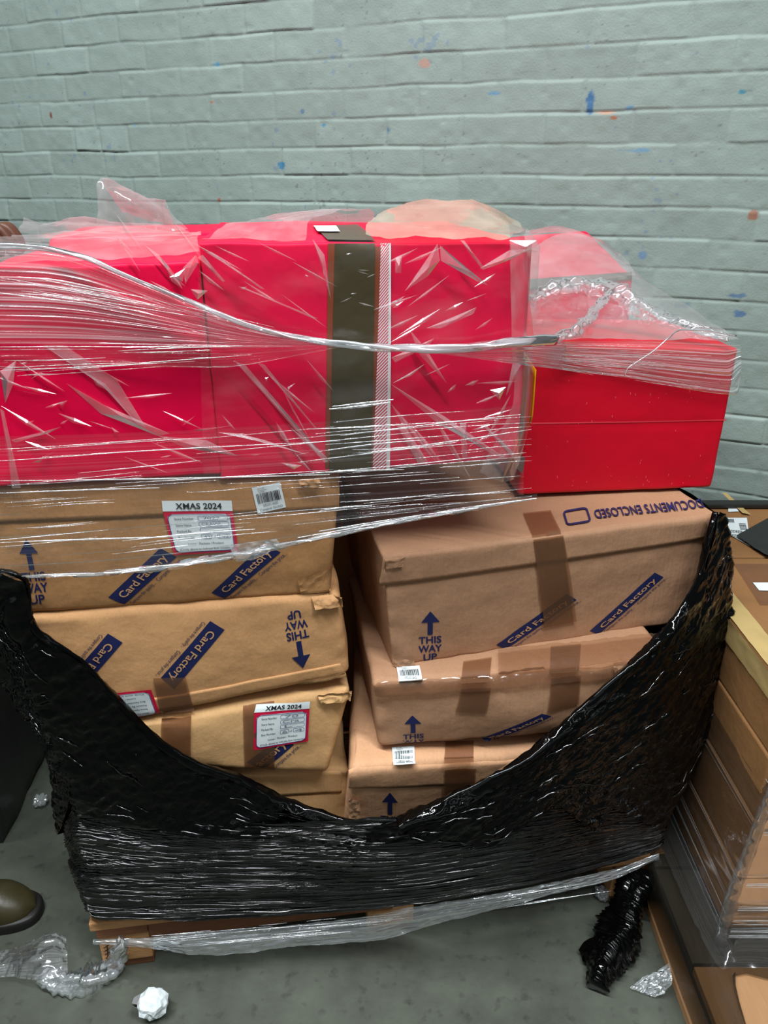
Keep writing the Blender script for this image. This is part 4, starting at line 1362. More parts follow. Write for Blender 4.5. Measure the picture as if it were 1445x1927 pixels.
for k in range(44):       # streaks over the lower part of the red boxes
    x0 = rs.uniform(-40, 900); x1 = min(1120, x0 + rs.uniform(60, 420))
    y = rs.choice((rs.uniform(780, 910), rs.uniform(800, 900)))
    sl = -0.055 - 0.05 * rs.random()
    if x0 < 560 and rs.random() < 0.45: continue
    dd = lambda x: -0.022 - 0.028 * min(1, max(0, x / 640))
    Y = lambda x: y + (x - 560) * sl
    if x1 > 1000: x1 = 1000
    ls.append(((x0, Y(x0), dd(x0)), (x1, Y(x1), dd(x1)), rs.uniform(0.35, 1.0)))
for (x0, y0, x1, y1, w_) in ((-40, 930, 300, 918, 1.2), (0, 905, 620, 893, 1.4), (560, 893, 760, 884, 2.0), (80, 860, 640, 830, .9), (620, 770, 735, 757, 2.4), (625, 765, 740, 752, 2.0),
                             (600, 850, 800, 828, 1.5), (560, 870, 860, 832, 1.2), (640, 820, 980, 780, 1.2), (700, 850, 1000, 808, 1.4), (740, 880, 990, 852, 1.0)):
    ls.append(((x0, y0, -0.03), (x1, y1, -0.048), w_))
for k in range(40):       # streaks over the cardboard
    x0 = rs.uniform(-40, 820); x1 = min(1000, x0 + rs.uniform(70, 300)); y = rs.uniform(905, 1010)
    Y = lambda x: y + (x - 500) * (-0.06 - 0.05 * (y - 900) / 100)
    if x0 < 470 and x1 > 290 and 932 < Y(370) < 972: continue
    ls.append(((x0, Y(x0), -0.032), (x1, Y(x1), -0.047), rs.uniform(0.35, 1.0)))
for (x0, y0, x1, y1, w_) in ((0, 1021, 330, 1010, 1.6), (230, 1018, 480, 996, 1.6), (430, 1042, 640, 1003, 2.2), (200, 1074, 420, 1052, 1.4), (640, 994, 760, 978, 2.4), (600, 1000, 900, 956, 2.6),
                             (560, 1012, 800, 968, 2.0), (800, 968, 1010, 938, 2.2), (30, 1085, 180, 1080, 1.0), (640, 945, 820, 931, 1.4), (800, 935, 960, 926, 1.2), (600, 962, 700, 952, 2.0)):
    ls.append(((x0, y0, -0.034), (x1, y1, -0.047), w_))
strands('film_ridges', ls, 'strand', CW2)
link('gathered_hem', tube_mesh('gathered_hem', [(-45, 1088, -0.026), (180, 1080, -0.032), (330, 1064, -0.034), (430, 1046, -0.036), (480, 1036, -0.038), (640, 1004, -0.043), (780, 976, -0.046), (1010, 937, -0.03)],
                               [0.0012, 0.0016, 0.002, 0.0055, 0.003, 0.0024, 0.0034, 0.0016], 8, 150, 9, 0.5, 5), 'wrap_bunch', CW2)
sheet('crumpled_patch', [[(430, 1025, -0.040), (470, 1018, -0.040), (520, 1012, -0.042)], [(440, 1042, -0.040), (480, 1040, -0.042), (530, 1026, -0.042)],
                         [(445, 1056, -0.040), (475, 1050, -0.040), (520, 1034, -0.042)]], 36, 26, 'wrap_bunch', CW2, lambda s, t, P: 0.012 * (crumple(P.x * 45, P.z * 45, 2) - 0.4))

# ================================================================= black stretch wrap
BW = thing('black_stretch_wrap', at_d(700, 1640, -0.06), 'torn black stretch wrap sagging open round the lower cartons', 'stretch wrap')


def sheet_disp(seed, a1=0.010, a2=0.0055):
    def f(s, t, P):
        x, z = P.dot(PA), P.z
        a = x * 0.75 + z * 0.65; b = -x * 0.65 + z * 0.75
        if x > 0.1:
            b, a = x * 0.62 - z * 0.78, x * 0.78 + z * 0.62
        h = a1 * nz(a * 5 + seed, b * 14, seed) + a2 * ridg(a * 16 + seed, b * 44, seed, 3)
        h += a2 * 0.9 * crumple(a * 28, b * 40, seed) + 0.0035 * cell(a * 60, b * 95, seed)
        return h
    return f


# tight shiny band at the foot
def band_disp(s, t, P):
    fade = min(1, 6 * s, 6 * (1 - s))
    z = P.z + 0.010 * math.sin(s * 5.5) + 0.006 * nz(s * 4, 1.0)
    h = 0.0060 * ridg(s * 2.2, z * 50, 1.0, 3) + 0.003 * nz(s * 3.5 + 4, z * 30, 2.0) + 0.0042 * ridg(s * 6, z * 125, 5.0, 2)
    h += 0.006 * (1 - fade) * crumple(s * 60, z * 40, 2.0) * 0.6
    return h


side = lambda x, y, z: pl(x, y, z)
sheet('stretched_band', [
    [side(-0.020, 0.70, 0.36), side(-0.022, 0.25, 0.36), side(-0.022, 0.05, 0.36), (150, 1505, -0.014), (170, 1506, -0.022), (300, 1530, -0.035), (520, 1545, -0.06), (700, 1535, -0.112), (820, 1530, -0.125), (1000, 1506, -0.112), (1150, 1480, -0.06), (1236, 1488, -0.03), (1252, 1490, -0.012), side(1.232, 0.06, 0.36), side(1.232, 0.3, 0.36), side(1.232, 0.7, 0.36)],
    [side(-0.020, 0.70, 0.25), side(-0.022, 0.25, 0.25), side(-0.022, 0.05, 0.25), (146, 1588, -0.014), (165, 1592, -0.022), (300, 1612, -0.035), (520, 1625, -0.06), (700, 1620, -0.110), (820, 1610, -0.115), (1000, 1580, -0.10), (1150, 1556, -0.055), (1238, 1545, -0.026), (1250, 1540, -0.012), side(1.230, 0.06, 0.25), side(1.230, 0.3, 0.25), side(1.230, 0.7, 0.25)],
    [side(-0.012, 0.70, 0.15), side(-0.012, 0.25, 0.15), side(-0.010, 0.05, 0.15), (172, 1716, -0.006), (186, 1726, -0.012), (300, 1728, -0.022), (520, 1722, -0.040), (700, 1708, -0.055), (820, 1694, -0.055), (1000, 1662, -0.045), (1150, 1626, -0.026), (1232, 1598, -0.012), (1243, 1588, -0.006), side(1.222, 0.06, 0.15), side(1.222, 0.3, 0.15), side(1.222, 0.7, 0.15)]],
    300, 260, 'black_band', BW, band_disp)
# taut folds of the band: thin raised rolls of film running along the pull
def taut_folds(G, n, mat, parent, i_rng, seed, rad=0.0013, lens=(14, 120)):
    rg = random.Random(seed)
    verts, faces = [], []
    nt, ns = len(G), len(G[0])
    for _ in range(n):
        ln = int(rg.uniform(*lens)); i0 = rg.randint(i_rng[0], i_rng[1] - lens[0] - 1); i1 = min(i_rng[1], i0 + ln)
        j = rg.uniform(0.05, 0.97) * (nt - 1); dj = rg.uniform(-0.06, 0.06) * (1 if lens[1] > 50 else 14); rr = rad * rg.uniform(0.35, 1.0)
        base = len(verts); m = 0
        for i in range(i0, i1 + 1):
            jj = min(nt - 2, max(1, int(j + dj * (i - i0) + 1.5 * math.sin(i * 0.06 + seed))))
            p = G[jj][i]
            t = (G[jj][min(i + 1, ns - 1)] - G[jj][max(i - 1, 0)]).normalized()
            v = Vector((0, 0, 1)); nn = t.cross(v).normalized()
            if nn.dot(CAM - p) < 0: nn = -nn
            r = rr * math.sin(math.pi * (i - i0 + 0.5) / (i1 - i0 + 1)) ** 0.6
            for k in range(7):
                a = math.pi * k / 6 - math.pi / 2
                verts.append(p + nn * (r * math.cos(a) + 0.0008) + v * (r * math.sin(a)))
            m += 1
        for q in range(m - 1):
            for k in range(6):
                c = base + q * 7 + k
                faces.append((c, c + 1, c + 8, c + 7))
    o = link('film_folds', mesh_of('film_folds', verts, faces), mat, parent, True)
    o['kind'] = 'stuff'


taut_folds(sheet.grid, 300, 'black_fold', BW, (40, 262), 3)
taut_folds(sheet.grid, 26, 'black_fold', BW, (46, 262), 8, 0.0042)
# bunched upper sheet, left side: hangs from the load's left edge, torn edge sweeping down to the middle
sheet('torn_sheet', [
    [side(-0.060, 0.60, 0.86), side(-0.060, 0.30, 0.90), (-60, 1066, 0.03), (0, 1072, -0.02), (28, 1080, -0.030), (50, 1094, -0.026), (55, 1160, -0.024), (72, 1192, -0.024), (150, 1240, -0.024), (205, 1300, -0.024), (252, 1350, -0.024), (300, 1398, -0.026), (370, 1438, -0.03), (450, 1464, -0.036), (540, 1510, -0.05), (640, 1545, -0.08), (720, 1556, -0.115), (768, 1556, -0.132)],
    [side(-0.050, 0.60, 0.66), side(-0.050, 0.30, 0.66), (-50, 1180, 0.03), (-5, 1170, -0.01), (20, 1180, -0.030), (40, 1210, -0.034), (70, 1260, -0.034), (100, 1300, -0.034), (160, 1350, -0.034), (215, 1400, -0.034), (270, 1440, -0.034), (330, 1475, -0.036), (400, 1505, -0.042), (480, 1524, -0.048), (560, 1545, -0.06), (640, 1560, -0.09), (720, 1566, -0.122), (768, 1564, -0.134)],
    [side(-0.034, 0.60, 0.46), side(-0.034, 0.30, 0.46), side(-0.034, 0.10, 0.46), (66, 1330, -0.006), (76, 1342, -0.020), (100, 1390, -0.030), (130, 1430, -0.034), (160, 1460, -0.036), (200, 1480, -0.036), (250, 1505, -0.038), (310, 1525, -0.042), (370, 1540, -0.046), (430, 1550, -0.052), (500, 1558, -0.058), (570, 1566, -0.07), (650, 1574, -0.095), (720, 1576, -0.124), (768, 1572, -0.136)],
    [side(-0.030, 0.60, 0.33), side(-0.030, 0.30, 0.33), side(-0.028, 0.06, 0.33), (140, 1500, -0.016), (146, 1510, -0.024), (165, 1525, -0.034), (190, 1535, -0.038), (230, 1542, -0.040), (270, 1548, -0.042), (310, 1552, -0.046), (360, 1562, -0.052), (420, 1568, -0.058), (470, 1574, -0.064), (530, 1580, -0.072), (590, 1584, -0.085), (660, 1588, -0.105), (720, 1586, -0.126), (768, 1580, -0.138)]],
    380, 210, 'black_sheet', BW, sheet_disp(2.0))
taut_folds(sheet.grid, 75, 'black_fold', BW, (70, 378), 11, 0.0026, (5, 22))
# right side: torn edge climbing to the load's right corner
sheet('torn_sheet', [
    [(752, 1552, -0.132), (800, 1530, -0.135), (900, 1480, -0.130), (1000, 1420, -0.122), (1100, 1332, -0.10), (1200, 1240, -0.075), (1262, 1178, -0.045), (1292, 1130, -0.02), (1316, 1080, 0.02), (1332, 1010, 0.04), (1346, 962, 0.06), (1358, 966, 0.08), side(1.27, 0.22, 0.90), side(1.27, 0.6, 0.86)],
    [(756, 1562, -0.136), (810, 1550, -0.138), (910, 1512, -0.135), (1010, 1462, -0.126), (1110, 1390, -0.106), (1200, 1310, -0.08), (1262, 1250, -0.05), (1300, 1200, -0.02), (1330, 1150, 0.02), (1350, 1100, 0.05), (1360, 1062, 0.07), (1366, 1070, 0.09), side(1.275, 0.25, 0.74), side(1.27, 0.6, 0.72)],
    [(758, 1570, -0.138), (830, 1568, -0.140), (920, 1556, -0.136), (1010, 1510, -0.128), (1100, 1460, -0.106), (1190, 1400, -0.08), (1250, 1350, -0.052), (1290, 1310, -0.03), (1320, 1280, 0.0), (1345, 1250, 0.03), (1360, 1220, 0.05), (1366, 1200, 0.07), side(1.27, 0.25, 0.55), side(1.26, 0.6, 0.55)],
    [(758, 1576, -0.140), (830, 1578, -0.140), (925, 1586, -0.135), (985, 1548, -0.130), (1050, 1516, -0.118), (1115, 1560, -0.090), (1150, 1516, -0.075), (1200, 1540, -0.050), (1245, 1556, -0.03), (1262, 1530, -0.01), (1288, 1470, 0.02), (1304, 1420, 0.05), side(1.25, 0.25, 0.36), side(1.245, 0.6, 0.36)]],
    380, 210, 'black_sheet', BW, sheet_disp(6.0))
taut_folds(sheet.grid, 75, 'black_fold', BW, (2, 330), 13, 0.0020, (5, 22))
# rolled hem of the torn edge
link('torn_hem', tube_mesh('torn_hem', [(0, 1073, -0.028), (30, 1081, -0.034), (52, 1098, -0.030), (56, 1160, -0.028), (74, 1194, -0.028), (150, 1242, -0.028), (205, 1302, -0.028), (252, 1352, -0.028), (300, 1400, -0.03),
                                        (370, 1440, -0.034), (450, 1467, -0.040), (540, 1514, -0.054), (640, 1548, -0.084), (720, 1558, -0.118), (760, 1556, -0.138)],
                           [0.003, 0.004, 0.006, 0.005, 0.006, 0.007, 0.006, 0.006, 0.007, 0.008, 0.009, 0.008, 0.009, 0.011, 0.014], 10, 200, 3, 0.3, 21), 'black_sheet', BW)
link('torn_hem', tube_mesh('torn_hem', [(752, 1556, -0.138), (800, 1532, -0.139), (900, 1483, -0.134), (1000, 1424, -0.126), (1100, 1336, -0.104), (1200, 1244, -0.079), (1262, 1182, -0.049), (1292, 1134, -0.024), (1318, 1080, 0.014), (1334, 1010, 0.034), (1346, 964, 0.056)],
                           [0.014, 0.010, 0.009, 0.009, 0.009, 0.009, 0.009, 0.010, 0.008, 0.006, 0.005], 10, 200, 3, 0.3, 33), 'black_sheet', BW)
# tail trailing on the floor at the right
tail = [at_z(1200, 1640, 0.10), at_z(1192, 1672, 0.09), at_z(1182, 1705, 0.07), at_z(1172, 1740, 0.05), at_z(1160, 1775, 0.035), at_z(1144, 1800, 0.03), at_z(1130, 1830, 0.028), at_z(1124, 1858, 0.022)]
link('trailing_tail', tube_mesh('trailing_tail', tail, [0.022, 0.027, 0.028, 0.027, 0.024, 0.028, 0.038, 0.016], 44, 170, 0.6, 0.16, 41, 1.15, 0.28, 22), 'black_sheet', BW)
sheet('tail_scrap', [[at_z(1188, 1640, 0.09), at_z(1205, 1642, 0.09), at_z(1218, 1650, 0.09)], [at_z(1180, 1670, 0.075), at_z(1200, 1675, 0.085), at_z(1214, 1680, 0.075)],
                     [at_z(1195, 1700, 0.05), at_z(1206, 1705, 0.06), at_z(1214, 1712, 0.045)]], 20, 24, 'black_sheet', BW, lambda s, t, P: 0.012 * crumple(P.x * 40, P.y * 40, 2))
sheet('tail_scrap', [[at_z(1090, 1788, 0.012), at_z(1108, 1770, 0.03), at_z(1140, 1762, 0.04)], [at_z(1098, 1798, 0.01), at_z(1112, 1790, 0.03), at_z(1140, 1790, 0.05)],
                     [at_z(1100, 1812, 0.01), at_z(1116, 1812, 0.03), at_z(1136, 1812, 0.05)]], 20, 20, 'black_sheet', BW, lambda s, t, P: 0.008 * crumple(P.x * 40, P.y * 40, 2))

# ================================================================= clear film round the pallet's foot
CF = thing('clear_film_strip', pl(0.5, -0.02, 0.0), 'clear film strip sagging along the pallet front and onto the floor', 'stretch wrap')
fd = lambda seed, a=0.006: (lambda s, t, P: a * ridg(s * 22 + seed, t * 5, seed, 3) + a * 0.8 * crumple(s * 34, t * 5, seed))
sheet('sagging_strip', [[(176, 1764, -0.012), (250, 1764, -0.014), (400, 1752, -0.022), (560, 1738, -0.03), (700, 1722, -0.042), (780, 1704, -0.05), (900, 1686, -0.05), (1050, 1656, -0.04), (1160, 1632, -0.025), (1238, 1604, -0.014)],
                        [(176, 1770, -0.014), (250, 1772, -0.018), (400, 1776, -0.03), (560, 1764, -0.04), (700, 1746, -0.052), (780, 1730, -0.06), (900, 1706, -0.058), (1050, 1672, -0.046), (1160, 1644, -0.03), (1238, 1610, -0.016)],
                        [(176, 1774, -0.014), (250, 1778, -0.018), (400, 1795, -0.03), (560, 1778, -0.044), (700, 1768, -0.055), (780, 1748, -0.062), (900, 1716, -0.06), (1050, 1678, -0.048), (1160, 1650, -0.032), (1238, 1614, -0.016)]],
      260, 26, 'wrap_bunch', CF, fd(1.0, 0.004))
ls = []
for k in range(50):
    x0 = rs.uniform(250, 1000); x1 = x0 + rs.uniform(50, 240); t = rs.random()
    top_ = lambda x: 1762 - max(0, x - 250) * 0.095 - max(0, x - 760) * 0.06
    Y = lambda x: top_(x) + t * (30 if x < 780 else 24)
    ls.append(((x0, Y(x0), -0.05), (min(x1, 1150), Y(min(x1, 1150)), -0.06), rs.uniform(.4, 1.0)))
strands('film_ridges', ls, 'strand', CF)
link('twisted_end', tube_mesh('twisted_end', [(232, 1768, -0.020), (222, 1785, -0.024), at_z(219, 1805, 0.02), at_z(206, 1828, 0.014), at_z(170, 1842, 0.014), at_z(120, 1848, 0.014), at_z(80, 1836, 0.016)],
                              [0.008, 0.010, 0.011, 0.013, 0.017, 0.018, 0.012], 24, 150, 2, 0.25, 51, 1.3, 0.3, 45), 'wrap_bunch', CF)
sheet('loose_end', [[at_z(-20, 1808, 0.006), at_z(40, 1790, 0.02), at_z(90, 1766, 0.045), at_z(125, 1772, 0.04)], [at_z(-10, 1822, 0.012), at_z(40, 1812, 0.03), at_z(90, 1800, 0.05), at_z(122, 1808, 0.035)],
                    [at_z(0, 1842, 0.006), at_z(40, 1836, 0.016), at_z(84, 1846, 0.03), at_z(130, 1838, 0.03)]], 70, 50, 'wrap_gather', CF, lambda s, t, P: 0.016 * crumple(P.x * 18, P.y * 18, 1) + 0.006 * crumple(P.x * 60, P.y * 60, 1))

# ================================================================= scraps on the floor
def scrap(name, px, py, rpx, mat, label, cat, seed, amp=0.4, flat=0.75, parent=None, sub=4, smooth=False):
    c = at_z(px, py, 0.0)
    rad = rpx / FPX * (c - CAM).dot(FWD)
    bm = bmesh.new()
    bmesh.ops.create_icosphere(bm, subdivisions=sub, radius=1)
    for v in bm.verts:
        d = v.co.normalized()
        k = 1 - amp * cell(d.x * 1.7 + seed, d.y * 1.7, d.z * 1.7) + 0.3 * amp * ridg(d.x * 3 + seed, d.y * 3, d.z * 3, 2)
        v.co = Vector((d.x, d.y, d.z * flat)) * k * rad
    zmin = min(v.co.z for v in bm.verts)
    for v in bm.verts:
        v.co = v.co + c - Vector((0, 0, zmin))
    me = bpy.data.meshes.new(name); bm.to_mesh(me); bm.free()
    uvl = me.uv_layers.new(name='UVMap')
    o = link(name, me, mat, parent, smooth)
    if label: props(o, label, cat)
    return o, c, rad


pr = thing('paper_ball', at_z(291, 1902, 0), 'crumpled white paper ball with a grey tab on the floor', 'paper')
scrap('crumpled_paper', 291, 1906, 32, 'white', None, None, 3, 0.34, 0.9, pr, 3)
sheet('tape_tab', [[at_z(252, 1877, 0.012), at_z(266, 1870, 0.02), at_z(280, 1882, 0.03)], [at_z(248, 1888, 0.010), at_z(262, 1892, 0.018), at_z(276, 1898, 0.03)]], 8, 5, simple('grey_tape', srgb(130, 130, 130), 0.3, 0.4), pr)
scrap('film_scrap', 1133, 1690, 17, 'wrap_bunch', 'small balled clear film scrap on the floor beside the black tail', 'scrap', 9, 0.5, 0.8)
scrap('film_scrap', 78, 1515, 15, 'wrap_bunch', 'glinting clear film scrap on the dark floor at left', 'scrap', 12, 0.55, 0.8)
fs = sheet('film_scrap', [[at_z(1185, 1862, 0.004), at_z(1215, 1842, 0.012), at_z(1262, 1815, 0.045)], [at_z(1210, 1868, 0.006), at_z(1236, 1855, 0.02), at_z(1266, 1838, 0.04)],
                          [at_z(1232, 1876, 0.005), at_z(1250, 1866, 0.014), at_z(1268, 1852, 0.035)]], 40, 26, 'wrap_bunch', None, lambda s, t, P: 0.010 * ridg(s * 3, t * 9, 1, 3))
props(fs, 'torn wisp of clear film beside the right-hand pallet edge', 'scrap')

# ================================================================= neighbouring pallet on the right
NX, NF, NB = 0.668, 1.055, 1.86        # left face, front, back of its load
P2 = thing('pallet', (0.95, 1.3, 0), 'dirty dark pallet with tan boards at the right edge', 'pallet')
for k in range(5):
    bm = bmesh.new(); box_mesh(bm, (0.92, 0.84 if k == 0 else 0.872 + k * 0.222, 0.133), (0.68, 0.28 if k == 0 else 0.214, 0.020), None, 0.002)
    bm_obj('deck_board', bm, 'ply' if k == 0 else 'wood_dark', P2)
for x in (0.635, 1.12):
    bm = bmesh.new(); box_mesh(bm, (x, 1.22, 0.110), (0.10, 1.25, 0.026), None, 0.002); bm_obj('stringer_board', bm, 'wood_dark', P2)
    bm = bmesh.new(); box_mesh(bm, (x, 1.22, 0.011), (0.105, 1.26, 0.022), None, 0.002); bm_obj('bottom_board', bm, 'ply', P2)
    for y in (0.77, 1.28, 1.80):
        bm = bmesh.new(); box_mesh(bm, (x, y, 0.060), (0.095, 0.12, 0.074), None, 0.002); bm_obj('block', bm, 'wood_dark', P2)
GN = 'cartons on the right-hand pallet'
zs = (0.146, 0.288, 0.428, 0.568, 0.708)
lay = ('bottom', 'second', 'third', 'top')
for k in range(4):
    for j, (y0, y1) in enumerate(((NF, 1.555), (1.560, NB))):
        bm = bmesh.new()
        z0, z1 = zs[k] + 0.001, zs[k + 1] - 0.001
        ins = 0.0
        lean = 0.0025 * k
        box_mesh(bm, ((NX + lean + 1.20) / 2, (y0 + y1) / 2, (z0 + z1) / 2), (1.20 - NX - lean - ins, y1 - y0 - 0.002, z1 - z0), None, 0.004)
        nm = ('tan carton in the right-hand stack, %s layer, %s the front corner' % (lay[k], 'at' if j == 0 else 'behind the one at'))
        root = thing('carton', ((NX + 1.20) / 2, (y0 + y1) / 2, z0), nm, CB, GN)
        bm_obj('body', bm, 'kraft_stack', root, False)
        xf = NX + lean + ins * 0.5
        if k == 3:
            # tan paper tape folded over the top edge
            def strip(name, pts, mat, root=root):
                vs = [Vector(p) for p in pts]
                Rw = [[vs[0], vs[1]], [vs[3], vs[2]]]
                return sheet(name, Rw, 30, 8, mat, root, lambda s, t, P: 0.0015 + 0.003 * max(0, ridg(P.y * 18, P.z * 30 + P.x * 30, 2, 2)))
            strip('edge_tape', [(xf - 0.001, y0 + 0.003, z1 + 0.001), (xf - 0.001, y1 - 0.003, z1 + 0.001), (xf - 0.001, y1 - 0.003, z1 - 0.045), (xf - 0.001, y0 + 0.003, z1 - 0.045)], 'tape_tan')
            strip('edge_tape', [(xf + 0.045, y0 + 0.003, z1 + 0.001), (xf + 0.045, y1 - 0.003, z1 + 0.001), (xf, y1 - 0.003, z1 + 0.001), (xf, y0 + 0.003, z1 + 0.001)], 'tape_tan')
            tf = Face(Vector((xf, y0, z1)), Vector((1.20, y0, z1)), Vector((1.20, y1, z1)), Vector((xf, y1, z1)), lambda u, v: 0.0)
            if j == 1:
                q = Quad(tf, (1362, 976), (1405, 976), (1412, 1031), (1360, 1000)); lab = q.panel('address_label', 'white', root, 0.0025, ns=8, nt=8)
                q = Quad(tf, (1366, 976), (1404, 976), (1424, 1028), (1368, 1022))
                bars = [[(0.1 + 0.03 * i, 0.80), (0.1 + 0.03 * i + 0.015, 0.80), (0.1 + 0.03 * i + 0.015, 0.94), (0.1 + 0.03 * i, 0.94)] for i in range(9)]
                bars += [[(0.55, 0.55 + 0.05 * i), (0.85, 0.55 + 0.05 * i), (0.85, 0.57 + 0.05 * i), (0.55, 0.57 + 0.05 * i)] for i in range(5)]
                q.polys('bars_print', 'ink', lab, 0.0035, bars)
                q.text('address_lettering', [('ADDRESS', 0.06, 0.62, 0.40, 0.10, 0.0), ('DESTINATION', 0.10, 0.80, 0.22, 0.11, 0.0)], 'ink', lab, 0.0035)
                q = Quad(tf, (1370, 957), (1384, 956), (1390, 964), (1370, 965)); q.panel('white_sticker', 'white', root, 0.0025, ns=4, nt=4)
                q = Quad(tf, (1358, 931), (1366, 931), (1412, 972), (1396, 969)); q.panel('tan_tape', 'tape_tan', root, 0.004, ns=5, nt=14, wr=0.002)
                q = Quad(tf, (1384, 1014), (1445, 980), (1470, 1062), (1435, 1048)); q.panel('black_patch', 'black_strip', root, 0.006, ns=12, nt=12, wr=0.004)
                link('black_cord', tube_mesh('black_cord', [tf.at(1391, 951, 0.003), tf.at(1420, 947, 0.004), tf.at(1460, 945, 0.004)], 0.0022, 8, 24), 'black_strip', root)
            else:
                q = Quad(tf, (1416, 1098), (1470, 1098), (1470, 1114), (1428, 1113)); q.panel('white_sticker', 'white', root, 0.0025, ns=5, nt=4)
                q = Quad(tf, (1380, 1062), (1470, 1062), (1470, 1140), (1430, 1140)); q.panel('clear_tape', 'tape_clear', root, 0.0020, ns=8, nt=8)
        elif j == 1:
            sheet('corner_tape', [[Vector((xf - 0.002, y1 - 0.07, z1)), Vector((xf - 0.002, y1 - 0.005, z1))], [Vector((xf - 0.002, y1 - 0.07, z0)), Vector((xf - 0.002, y1 - 0.005, z0))]], 4, 8, 'tape_tan', root)
# dark edge board across the rear of that stack's top
bm = bmesh.new(); box_mesh(bm, (0.94, 1.845, 0.716), (0.52, 0.03, 0.014), None, 0.004)
o = bm_obj('edge_strip', bm, 'black_strip'); props(o, 'thin black strip along the rear top of the right-hand stack', 'strip')
# clear wrap round the right-hand stack
W2 = thing('clear_stretch_wrap', (NX, 1.3, 0.14), 'clear stretch film round the stack on the right-hand pallet', 'stretch wrap')
wx = NX - 0.010
w2d = lambda seed: (lambda s, t, P: 0.003 * ridg(s * 1.5 + seed, t * 20 + s * 3, seed, 2))
sheet('side_film', [[Vector((wx + 0.035, NB, 0.70)), Vector((wx + 0.035, NF - 0.008, 0.70)), Vector((wx + 0.05, NF - 0.012, 0.70)), Vector((1.3, NF - 0.012, 0.70))],
                    [Vector((wx, NB, 0.30)), Vector((wx, NF - 0.008, 0.30)), Vector((wx + 0.012, NF - 0.014, 0.30)), Vector((1.3, NF - 0.014, 0.30))],
                    [Vector((wx - 0.012, NB, 0.15)), Vector((wx - 0.010, NF - 0.012, 0.15)), Vector((wx + 0.008, NF - 0.024, 0.15)), Vector((1.3, NF - 0.024, 0.15))]], 110, 70, 'wrap_thin', W2, w2d(2.0))
ls = []
for z_, dz, n_ in ((0.155, 0.05, 13), (0.23, 0.012, 6), (0.29, 0.010, 6), (0.42, 0.01, 4), (0.52, 0.008, 3)):
    for k in range(n_):
        z = z_ + rs.uniform(0, dz)
        if rs.random() < 0.55:
            ls.append((Vector((wx - 0.006 + 0.06 * max(0, z - .15), NB, z + rs.uniform(-.01, .02))), Vector((wx - 0.006 + 0.06 * max(0, z - .15), NF - 0.01, z)), rs.uniform(.5, 1.4)))
        ls.append((Vector((wx + 0.004 + 0.06 * max(0, z - .15), NF - 0.026, z)), Vector((1.2, NF - 0.028, z + rs.uniform(-.006, .006))), rs.uniform(.5, 1.5)))
strands('film_ridges', ls, 'strand', W2)
sheet('foot_film', [[Vector((wx - 0.004, 1.75, 0.17)), Vector((wx - 0.004, NF - 0.02, 0.17)), Vector((wx + 0.05, NF - 0.035, 0.17)), Vector((1.3, NF - 0.035, 0.17))],
                    [Vector((wx - 0.05, 1.75, 0.147)), Vector((wx - 0.045, NF - 0.03, 0.147)), Vector((wx + 0.03, NF - 0.085, 0.147)), Vector((1.3, NF - 0.09, 0.147))]], 90, 14, 'wrap_thin', W2,
      lambda s, t, P: 0.008 * crumple(P.x * 24, P.y * 24, 3), n=Vector((0, 0, 1)))
sheet('dirty_film', [[Vector((0.572, 1.70, 0.06)), Vector((0.570, 1.0, 0.06)), Vector((0.572, 0.75, 0.06))], [Vector((0.576, 1.70, 0.149)), Vector((0.574, 1.0, 0.149)), Vector((0.576, 0.75, 0.149))], [Vector((0.60, 1.70, 0.149)), Vector((0.60, 1.0, 0.149)), Vector((0.615, 0.75, 0.147))], [Vector((0.64, 1.70, 0.149)), Vector((0.65, 1.02, 0.149)), Vector((0.64, 0.955, 0.147))],
                     [Vector((0.74, 1.12, 0.149)), Vector((0.74, 1.0, 0.149)), Vector((0.74, 0.945, 0.147))], [Vector((1.2, 1.04, 0.149)), Vector((1.2, 0.99, 0.149)), Vector((1.2, 0.91, 0.147))]], 60, 30, 'dark_clear', W2, lambda s, t, P: 0.004 * crumple(P.x * 20, P.y * 20, 5), n=Vector((0, 0, 1)))
link('film_cord', tube_mesh('film_cord', [Vector((0.67, 1.60, 0.55)), Vector((0.672, 1.45, 0.48)), Vector((0.68, 1.30, 0.47)), Vector((0.69, 1.12, 0.455)), Vector((0.69, 1.04, 0.45))], 0.0022, 6, 40), 'wrap_rope', W2)

# ================================================================= neighbouring wrapped load on the left
bm = bmesh.new()
bmesh.ops.create_cube(bm, size=1)
bmesh.ops.subdivide_edges(bm, edges=bm.edges[:], cuts=40, use_grid_fill=True)
for v in bm.verts:
    c = v.co
    p = Vector((-1.42 + c.x * 0.94, 1.95 + c.y * 1.06, 0.60 + c.z * 1.18))  # upper part, out of view, added to darken the floor at left
    d = Vector((c.x, c.y, c.z))
    h = 0.018 * ridg(p.y * 4 + p.z * 3, p.z * 4 - p.y * 3 + p.x * 3, 2, 3) + 0.03 * nz(p.y * 2, p.z * 4, 6)
    if c.z < -0.4: h += 0.02 * (-0.4 - c.z) * 2 * 5 * (0.6 + 0.5 * nz(p.y * 9, p.z * 8, 3))
    p = p + Vector((0.5 if abs(c.x) > 0.49 else 0, 0, 0)) * 0 + d.normalized() * h
    v.co = p
LL = bm_obj('wrapped_load', bm, 'dark_wrap', None, True)
props(LL, 'dark film-wrapped pallet load standing at the left edge', 'wrapped load')
LL2 = None
bm = bmesh.new(); box_mesh(bm, (-1.44, 1.95, 0.02), (0.9, 1.0, 0.04), None, 0.003)
o = bm_obj('base_board', bm, 'wood_dark', LL)

# ================================================================= the worker at the left edge (boot toe and knuckle in view)
PE = thing('person', (-1.05, 1.2, 0), 'worker at the left edge, dark boot on the floor and hand on the load', 'person')


